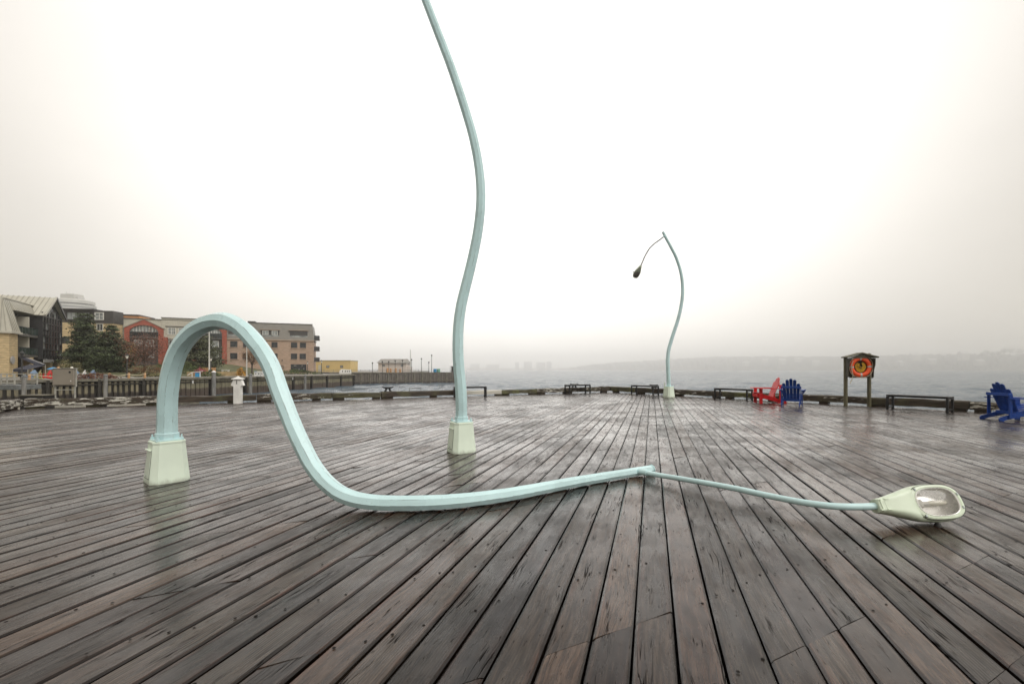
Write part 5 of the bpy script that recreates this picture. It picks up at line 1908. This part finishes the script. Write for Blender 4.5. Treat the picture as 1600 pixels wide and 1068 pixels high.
# glazed bay with its gable
gx0, gx1, gy = 8.6, 15.9, -.6
gb_ = MB()
gb_.prism([(gx0, 2.75), (gx1, 2.75), (gx1, 9.75), ((gx0 + gx1) / 2, 12.35), (gx0, 9.75)], -6, .48, Matrix(((1, 0, 0), (0, 0, -1), (0, 1, 0))))
bay = gb_.build('glazed_bay', M['frame_dark'], r_)
pd_, pm_ = None, None
cols, rows = 7, 9
pw, ph = (gx1 - gx0) / cols, 1.02
for c in range(cols):
    for k in range(rows):
        x = gx0 + pw * (c + .5); z = 3.3 + ph * (k + .5)
        if z + ph / 2 > 9.75 + (1 - abs(x - (gx0 + gx1) / 2) / ((gx1 - gx0) / 2)) * 2.6: continue
        pale_glass = random.random() < .30  # picks the paler glass tone at random
        if pale_glass and pm_ is None: pm_ = MB().box((0, 0, 0), (pw - .26, .03, ph - .22)).build('pane', M['glass_mid'], bay); o = pm_
        elif not pale_glass and pd_ is None: pd_ = MB().box((0, 0, 0), (pw - .26, .03, ph - .22)).build('pane', M['glass_dark'], bay); o = pd_
        else: o = copy_obj(pm_ if pale_glass else pd_, bay)
        o.location = (x, -.50, z)
mu = MB()
for c in range(cols + 1): mu.box((gx0 + pw * c, -.55, 6.4), (.14, .16, 7.3))
for k in range(7): mu.box(((gx0 + gx1) / 2, -.56, 3.3 + ph * k), (gx1 - gx0 + .1, .14, .12))
mu.build('mullion', M['frame_dark'], bay, kind='stuff')
gr_ = MB()
xm = (gx0 + gx1) / 2
for s in (-1, 1):
    xe = xm + s * ((gx1 - gx0) / 2 + .5)
    d = Vector((xe - xm, 0, 9.45 - 12.65))
    c = Vector((xm, 3.1, 12.65)) + d / 2
    ux = d.normalized(); uy = Vector((0, 1, 0)); uz = ux.cross(uy)
    gr_.box(c, (d.length, 8.2, .14), M=Matrix((ux, uy, uz)).transposed())
gro = gr_.build('gable_roof', M['metal_roof'], r_)
sm = MB()
for s in (-1, 1):
    for k in range(14):
        y = -.9 + k * .6
        xe = xm + s * ((gx1 - gx0) / 2 + .5)
        sm.beam((xm, y, 12.75), (xe, y, 9.55), .06, .10)
sm.build('standing_seam', M['seam'], gro, kind='stuff')
MB().beam((xm, -1.05, 12.72), (gx1 + .5, -1.05, 9.50), .14, .34).build('barge_board', M['frame_dark'], gro)
MB().beam((xm, -1.05, 12.72), (gx0 - .5, -1.05, 9.50), .14, .34).build('barge_board', M['seam_light'], gro)
# far end beyond the bay
em = MB()
em.add([(15.9, .1, 6.3), (18.2, .1, 6.3), (18.2, 6, 6.3), (15.9, 6, 6.3), (15.9, .7, 10.1), (17.6, .7, 10.1), (17.6, 6, 10.1), (15.9, 6, 10.1)],
       [(3, 2, 1, 0), (0, 1, 5, 4), (1, 2, 6, 5), (2, 3, 7, 6), (3, 0, 4, 7), (4, 5, 6, 7)])
em.build('end_roof', M['metal_roof'], r_)
MB().box((17.0, 1.2, 3.2), (2.2, 2.0, 6.2)).build('end_wall', M['stone_tan'], r_)
for z in (5.75, 3.05):
    b = MB().box((17.3, -.3, z), (2.6, 1.0, .22)).build('balcony', M['slab'], r_)
    for k in range(3): MB().box((16.45 + k * .86, -.78, z + .62), (.80, .03, .95)).build('balustrade_pane', M['glass_green'], b)
    MB().box((18.58, -.3, z + .62), (.03, .95, .95)).build('balustrade_pane', M['glass_green'], b)
# restaurant front
MB().box((10.0, 1.90, 1.6), (15.0, .2, 2.8)).build('shop_void_panel', M['dark_void'], r_)  # dark panel stands in for the shaded void behind the piers
for (x, w) in ((6.3, 1.0), (13.2, .8), (16.2, .7)):
    MB().box((x, .3, 1.6), (w, .9, 2.8)).build('stone_pier', M['stone_tan'], r_)
aw = MB()
aw.add([(2.6, .2, 3.0), (5.6, .2, 3.0), (5.6, -1.9, 1.95), (2.6, -1.9, 1.95), (2.6, -1.9, 1.75), (5.6, -1.9, 1.75)], [(0, 1, 2, 3), (3, 2, 5, 4), (0, 3, 4), (1, 5, 2)])
a_ = aw.build('awning', M['awning'], r_)
st = MB()
for k in range(2): st.beam((4.9 + k * .5, .15, 3.0), (4.9 + k * .5, -1.88, 1.98), .28, .03)
st.build('awning_stripe', M['sign'], a_)
MB().box((10.4, -.70, 2.55), (3.6, .10, .50)).build('fascia_board', M['sign'], r_)
MB().box((-.10, 1.6, 2.55), (.12, 1.4, 1.1), bev=.02).build('wall_sign', M['dark_void'], r_)
rs = MB().lathe([(.55, -.05), (.55, .05)], 20, (.7, -.10, 2.5), Matrix(((1, 0, 0), (0, 0, 1), (0, 1, 0))))
rs.build('round_sign', M['sign'], r_)
# navy cloth over the terrace
nc = thing('terrace_awning', 'low navy canopy on poles on the terrace in front of the restaurant', 'awning', (at(35, 49), 49.5, LAND_Z), R(-10))
cn = MB()
cn.add([(-1.0, -.6, 1.05), (1.0, -.6, 1.0), (1.4, .7, 1.45), (-.75, .7, 1.55), (-1.0, -.6, .75), (1.0, -.6, .72)], [(0, 1, 2, 3), (0, 4, 5, 1)])
cn.build('canopy', M['awning'], nc)
for (x, y, h) in ((-1.0, -.6, 1.05), (1.0, -.6, 1.0), (1.4, .7, 1.5), (-.75, .7, 1.6)):
    MB().tube([(x, y, 0), (x, y, h)], .035, 6).build('pole', M['cabinet_side'], nc)

# ------------------------------------------------------------------ trees and planting
def leafy_mesh(name, centers, sizes, tints, mat, parent, flat=.0, rng=None):
    """leaf clumps: every entry is a small bent pair of faces with its own tilt"""
    rng = rng or RNG
    n = len(centers)
    a = rng.normal(size=(n, 3)); a[:, 2] *= (1 - flat); a /= np.linalg.norm(a, axis=1)[:, None]
    b = rng.normal(size=(n, 3)); b[:, 2] *= (1 - flat)
    b -= a * (a * b).sum(1)[:, None]; b /= np.linalg.norm(b, axis=1)[:, None]
    c = np.cross(a, b)
    s = np.asarray(sizes)[:, None]
    p = np.asarray(centers)
    bend = rng.uniform(-.4, .4, (n, 1))
    v = np.stack([p - a * s, p + b * s * .55 + c * s * bend, p + a * s, p - b * s * .55 + c * s * bend], 1).reshape(-1, 3)
    me = bpy.data.meshes.new(name)
    me.vertices.add(len(v)); me.vertices.foreach_set('co', v.ravel())
    q = np.arange(4 * n)
    me.loops.add(4 * n); me.loops.foreach_set('vertex_index', q)
    me.polygons.add(n); me.polygons.foreach_set('loop_start', np.arange(0, 4 * n, 4))
    me.update(calc_edges=True)
    at_ = me.attributes.new('tint', 'FLOAT', 'POINT')
    at_.data.foreach_set('value', np.repeat(tints, 4))
    me.materials.append(mat)
    o = bpy.data.objects.new(name, me)
    COL.objects.link(o)
    if parent: o.parent = parent
    return o


def conifer(label, loc, h, r, mat, seed, skirt=.06, shape=1.0, group='pines on the lawn bank', n_wh=15, dens=1.0):
    rng = np.random.default_rng(seed)
    root = thing('pine_tree', label, 'tree', loc, 0, group)
    MB().tube([(0, 0, -.2), (.05, 0, h * .5), (0, .04, h * .97)], [.20, .12, .03], 8).build('trunk', M['bark'], root, smooth=True)
    C, S, T = [], [], []
    br = MB()
    for k in range(n_wh):
        f = (k + .4) / n_wh
        z0 = h * (skirt + (1 - skirt) * f)
        rad = r * ((1 - f) ** (.62 * shape)) * rng.uniform(.85, 1.12) + .12
        if f < .15: rad *= .75 + 1.6 * f
        m = int(6 + 4 * (1 - f))
        ph = rng.uniform(0, 6.28)
        for j in range(m):
            an = ph + 6.283 * j / m + rng.normal(0, .18)
            L = rad * rng.uniform(.62, 1.15)
            lift = rng.uniform(-.10, .30) * L
            tone = rng.uniform(.2, .8)
            e = np.array([math.cos(an) * L, math.sin(an) * L, lift])
            if L > .9: br.tube([(0, 0, z0), tuple(np.array([0, 0, z0]) + e * .85)], [.045, .012], 4, cap=False)
            cnt = int(max(8, L * 46) * dens)
            u = rng.uniform(.22, 1.05, cnt) ** .8
            base = np.array([0, 0, z0]) + u[:, None] * e
            spread = .13 + .16 * L * (1 - np.abs(u - .6))
            q = base + rng.normal(size=(cnt, 3)) * spread[:, None] * np.array([1, 1, .42])
            C.append(q); S.append(rng.uniform(.10, .22, cnt)); T.append(np.clip(tone + .25 * (u - .6) + rng.normal(0, .14, cnt), 0, 1))
    br.build('limbs', M['bark'], root)
    leafy_mesh('crown', np.concatenate(C), np.concatenate(S), np.concatenate(T), mat, root, .35, rng)
    return root


def broadleaf(label, loc, h, r, mat, seed, name='tree', cat='tree', leaves=2200, size=(.06, .13), trunk=.16, open_=.35, base=.28, group=None, limbs=9):
    rng = np.random.default_rng(seed)
    root = thing(name, label, cat, loc, 0, group)
    tr = MB()
    z0 = h * base
    tr.tube([(0, 0, -.15), (rng.normal(0, .05), rng.normal(0, .05), z0)], [trunk, trunk * .75], 8)
    tr.build('trunk', M['bark'], root, smooth=True)
    lm = MB()
    tips = []
    for k in range(limbs):
        an = 6.283 * k / limbs + rng.normal(0, .3)
        e = np.array([math.cos(an) * r * rng.uniform(.4, .85), math.sin(an) * r * rng.uniform(.4, .85), (h - z0) * rng.uniform(.35, .92)])
        m1 = e * np.array([.35, .35, .55])
        o0 = np.array([0, 0, z0 * .9])
        lm.tube([tuple(o0), tuple(o0 + m1), tuple(o0 + e)], [trunk * .5, trunk * .3, trunk * .08], 5, cap=False)
        tips.append(o0 + e); tips.append(o0 + m1)
        for q in range(4):
            st_ = o0 + m1 + (e - m1) * rng.uniform(.1, .8)
            e2 = st_ + rng.normal(size=3) * r * .28 + np.array([0, 0, r * .15])
            lm.tube([tuple(st_), tuple(e2)], [trunk * .16, trunk * .04], 4, cap=False)
            tips.append(e2)
    lm.build('limbs', M['bark'], root)
    tips = np.array(tips)
    pick = rng.integers(0, len(tips), leaves)
    tone = rng.uniform(.15, .85, len(tips))
    C = tips[pick] + rng.normal(size=(leaves, 3)) * r * np.array([.24, .24, .20]) * (1 + open_)
    C[:, 2] = np.clip(C[:, 2], .1, None)
    leafy_mesh('crown', C, rng.uniform(size[0], size[1], leaves), np.clip(tone[pick] + rng.normal(0, .15, leaves), 0, 1), mat, root, .1, rng)
    return root


def shrub(label, loc, sx, sy, h, mat, seed, name='shrub', cat='shrub', leaves=1200, size=(.05, .11), rz=0.0, group=None):
    rng = np.random.default_rng(seed)
    root = thing(name, label, cat, loc, rz, group)
    d = rng.normal(size=(leaves, 3)); d /= np.linalg.norm(d, axis=1)[:, None]; d[:, 2] = np.abs(d[:, 2])
    rad = rng.uniform(.55, 1.04, leaves) ** .6
    lump = 1 + .22 * np.sin(d[:, 0] * 5 + seed) * np.cos(d[:, 1] * 6 + seed) + .12 * np.sin(d[:, 2] * 9 + d[:, 0] * 7)
    C = d * (rad * lump)[:, None] * np.array([sx, sy, h])
    tone = .5 + .35 * np.sin(d[:, 0] * 4 + seed * 2) * np.sin(d[:, 2] * 5 + seed)
    leafy_mesh('foliage', C, rng.uniform(size[0], size[1], leaves), np.clip(tone + rng.normal(0, .18, leaves), 0, 1), mat, root, .1, rng)
    st = MB()
    for k in range(5):
        a = 6.283 * k / 5
        st.tube([(0, 0, -.1), (math.cos(a) * sx * .5, math.sin(a) * sy * .5, h * .7)], [.04, .012], 5, cap=False)
    st.build('stems', M['bark'], root)
    return root


conifer('dense dark pine right of the glazed gable building', (at(132, 76), 76, .1), 10.5, 2.9, M['needles'], 3, .03, .75, n_wh=17, dens=1.5)
conifer('lower layered pine with a pointed top in front of the dark building', (at(174, 74), 74, .4), 8.1, 3.5, M['needles'], 8, .03, 1.1, n_wh=15, dens=1.3)
conifer('spreading grey green pine seen through the hoop lamp', (at(309, 82), 82, 1.0), 6.9, 3.9, M['needles2'], 12, .04, .8, n_wh=12, dens=1.2)
conifer('thin conifer tip poking above the metal roofs', (at(221.5, 132), 132, 8), 9.0, .9, M['needles'], 15, .4, 1.2, group=None, n_wh=9, dens=.7)
broadleaf('rust leaved tree half bare in front of the first brick gable', (at(226, 72), 72, .9), 5.3, 2.9, M['leaf_red'], 4, leaves=5200, size=(.05, .12), open_=.30, limbs=13)
broadleaf('yellow leaved tree between the second pine and the rust leaved tree', (at(199, 88), 88, 1.6), 5.0, 1.5, M['leaf_yellow'], 6, leaves=900, size=(.07, .14), open_=.1, limbs=7)
broadleaf('brown leaved tree in front of the tan apartments', (at(394, 84), 84, .6), 4.6, 1.9, M['leaf_brown'], 9, leaves=1500, size=(.06, .12), open_=.15)
broadleaf('small green tree behind the rust leaved tree', (at(212, 92), 92, 2.0), 4.6, 1.4, M['leaf_olive'], 19, leaves=800, size=(.07, .14), open_=.1, limbs=7)
shrub('round olive shrub above the metal cabinet', (at(109, 58), 58, .2), 1.7, 1.4, 2.1, M['leaf_olive'], 2, leaves=1900)
shrub('green clipped hedge left of the hoop lamp upright', (at(262, 78), 78, 1.0), 2.3, 1.2, 1.5, M['leaf_green'], 5, 'hedge', 'hedge', 1500)
shrub('long brown hedge below the rust leaved tree', (at(236, 71), 71, .6), 3.4, 1.0, 1.15, M['leaf_brown'], 7, 'hedge', 'hedge', 1800)
shrub('dark green hedge under the pine inside the hoop', (at(296, 72), 72, .5), 3.3, 1.2, 1.5, M['leaf_green'], 11, 'hedge', 'hedge', 1900)
shrub('low green hedge beside the blue panel box', (at(324, 64), 64.8, .2), 1.5, .6, .85, M['leaf_green'], 13, 'hedge', 'hedge', 900)
shrub('pink flowering shrub above the blue panel box', (at(310, 66), 66.5, .6), .75, .6, .75, M['leaf_pink'], 14, leaves=500)
shrub('orange leaved shrub above the white service pedestal', (at(377, 70), 70, .2), .65, .6, 1.3, M['leaf_yellow'], 16, leaves=600)
shrub('dark green hedge below the tan apartments wall', (at(462, 94), 94.5, .2), 4.6, .9, .95, M['leaf_green'], 17, 'hedge', 'hedge', 1700, (.07, .14), R(16))
shrub('green shrub at the left end of the tan apartments hedge', (at(427, 84), 84.5, .2), 1.8, .9, .95, M['leaf_green'], 18, leaves=900)
shrub('low yellow shrubs around the orange bollard beside the hoop lamp', (at(226, 60), 60.8, .2), 1.9, .5, .65, M['leaf_olive'], 20, leaves=900)
shrub('red brown flower bed between the pale blue garden chairs', (at(143, 49), 49.5, .2), 2.2, .4, .62, M['leaf_red'], 21, 'flower_bed', 'flower bed', 1500, (.04, .09), R(68))

# ------------------------------------------------------------------ far shores in the mist
def far_shore(name, label, prof, depth, seed, trees=1.6):
    """prof: (metres right, metres away, ridge height)"""
    rng = np.random.default_rng(seed)
    P = spline(prof, 26)
    mb = MB()
    rows = 9
    for i, p in enumerate(P):
        d = np.array([p[0], p[1]]); d = d / np.linalg.norm(d)
        for j in range(rows):
            f = j / (rows - 1)
            z = WZ - .6 + (p[2] - WZ) * (math.sin(min(1, f * 1.25) * math.pi / 2) ** 1.2)
            z += FAR * .75 * (rng.normal(0, trees) * .6 + 1.1 * trees * math.sin(i * .9 + 2 * math.sin(i * .37 + j))) * (.25 if j == 0 else 1) * (f > .05)
            q = np.array([p[0], p[1]]) + d * depth * f + rng.normal(0, 4, 2) * (f > .05)
            mb.v.append((q[0], q[1], z))
    for i in range(len(P) - 1):
        for j in range(rows - 1):
            a = i * rows + j
            mb.f.append((a, a + 1, a + rows + 1, a + rows))
    o = mb.build(name, M['hill'])
    tag(o, label, None, None, 'structure')
    return o


FAR = 4.2


def sp(px, D, top):
    D = D * FAR
    return ((px - 800) / 711 * D, D, 1.2 + (577 - top) * D / 711)


far_shore('hill', 'low wooded far shore fading into mist', [sp(890, 1010, 575), sp(940, 1000, 568), sp(1000, 960, 564), (*sp(1060, 920, 560),), sp(1120, 880, 557), sp(1200, 820, 556), sp(1300, 760, 556), sp(1400, 680, 554), sp(1480, 620, 553), sp(1540, 590, 553), sp(1620, 560, 553), sp(1760, 540, 552), sp(1950, 500, 553)], 240, 3)
hs = None
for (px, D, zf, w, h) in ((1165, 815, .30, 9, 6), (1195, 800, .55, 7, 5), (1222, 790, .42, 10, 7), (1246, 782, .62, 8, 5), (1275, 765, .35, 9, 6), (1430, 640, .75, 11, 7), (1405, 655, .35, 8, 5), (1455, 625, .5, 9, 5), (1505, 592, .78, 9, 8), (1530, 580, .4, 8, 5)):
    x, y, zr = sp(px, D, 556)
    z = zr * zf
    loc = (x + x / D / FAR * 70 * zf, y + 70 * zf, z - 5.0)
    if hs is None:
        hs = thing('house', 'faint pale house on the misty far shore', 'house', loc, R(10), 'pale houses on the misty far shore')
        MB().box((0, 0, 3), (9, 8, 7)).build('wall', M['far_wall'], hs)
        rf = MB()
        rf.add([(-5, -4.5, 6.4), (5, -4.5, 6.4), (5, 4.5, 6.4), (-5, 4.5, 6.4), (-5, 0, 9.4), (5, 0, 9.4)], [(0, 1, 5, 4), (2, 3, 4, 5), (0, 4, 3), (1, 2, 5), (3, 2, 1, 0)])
        rf.build('roof', M['far_mist'], hs)
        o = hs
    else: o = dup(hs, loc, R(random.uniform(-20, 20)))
    o.scale = (FAR * w / 9, FAR, FAR * h / 6)
for k, (px, D, top, hw) in enumerate(((1552, 600, 549.5, 3), (1560, 604, 547.5, 3.4), (1568, 602, 549, 3), (1577, 598, 548.5, 3.2), (1588, 596, 545.5, 3.6), (1597, 600, 545, 4.0), (1612, 602, 546, 4.0))):
    x, y, zt = sp(px, D, top)
    broadleaf('misty round topped tree on the far right ridge', (x, y + 60, zt * 1.03 - 30), 31, hw * FAR, M['needles'], 40 + k, leaves=500, size=(1.0, 2.0), trunk=1.0, base=.3, open_=.2, group='misty trees on the far right ridge', limbs=7)
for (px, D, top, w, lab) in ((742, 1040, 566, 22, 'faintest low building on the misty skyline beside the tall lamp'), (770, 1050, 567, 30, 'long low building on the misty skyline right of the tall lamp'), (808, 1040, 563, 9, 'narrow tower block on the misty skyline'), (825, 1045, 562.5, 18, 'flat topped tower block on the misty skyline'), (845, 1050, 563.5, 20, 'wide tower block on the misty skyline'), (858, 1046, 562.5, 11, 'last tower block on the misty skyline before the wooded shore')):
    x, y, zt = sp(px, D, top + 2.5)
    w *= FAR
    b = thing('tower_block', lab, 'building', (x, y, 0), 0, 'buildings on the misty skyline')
    MB().box((0, 20, (zt - 3) / 2), (w, 40, zt + 3)).build('wall', M['far_mist'], b)
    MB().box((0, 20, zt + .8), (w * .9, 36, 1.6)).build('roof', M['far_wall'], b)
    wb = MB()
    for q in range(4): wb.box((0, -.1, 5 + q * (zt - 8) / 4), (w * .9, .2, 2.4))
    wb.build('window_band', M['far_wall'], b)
fs = MB()
fs.add([(-1390, 4450, WZ - 1), (580, 4450, WZ - 1), (580, 4700, 10), (-1390, 4700, 13), (-1390, 4440, WZ - .3), (580, 4440, WZ - .3)], [(4, 5, 2, 3), (0, 1, 5, 4)])
tag(fs.build('terrain', M['hill']), 'low misty shore under the far skyline', None, None, 'structure')

# ------------------------------------------------------------------ the mist itself
hz = MB().box((0, 0, 71.0), (10200, 10200, 151.0))
hazem = bpy.data.materials.new('sea_mist')
hazem.use_nodes = True
hn = hazem.node_tree
hn.nodes.clear()
ho = hn.nodes.new('ShaderNodeOutputMaterial')
hv = hn.nodes.new('ShaderNodeVolumePrincipled')
hv.inputs['Color'].default_value = (.998, .993, .985, 1)
hv.inputs['Density'].default_value = .00052
hv.inputs['Anisotropy'].default_value = .82
hn.links.new(hv.outputs['Volume'], ho.inputs['Volume'])
haze = hz.build('haze', hazem)
tag(haze, 'sea mist over the harbour', None, None, 'stuff')
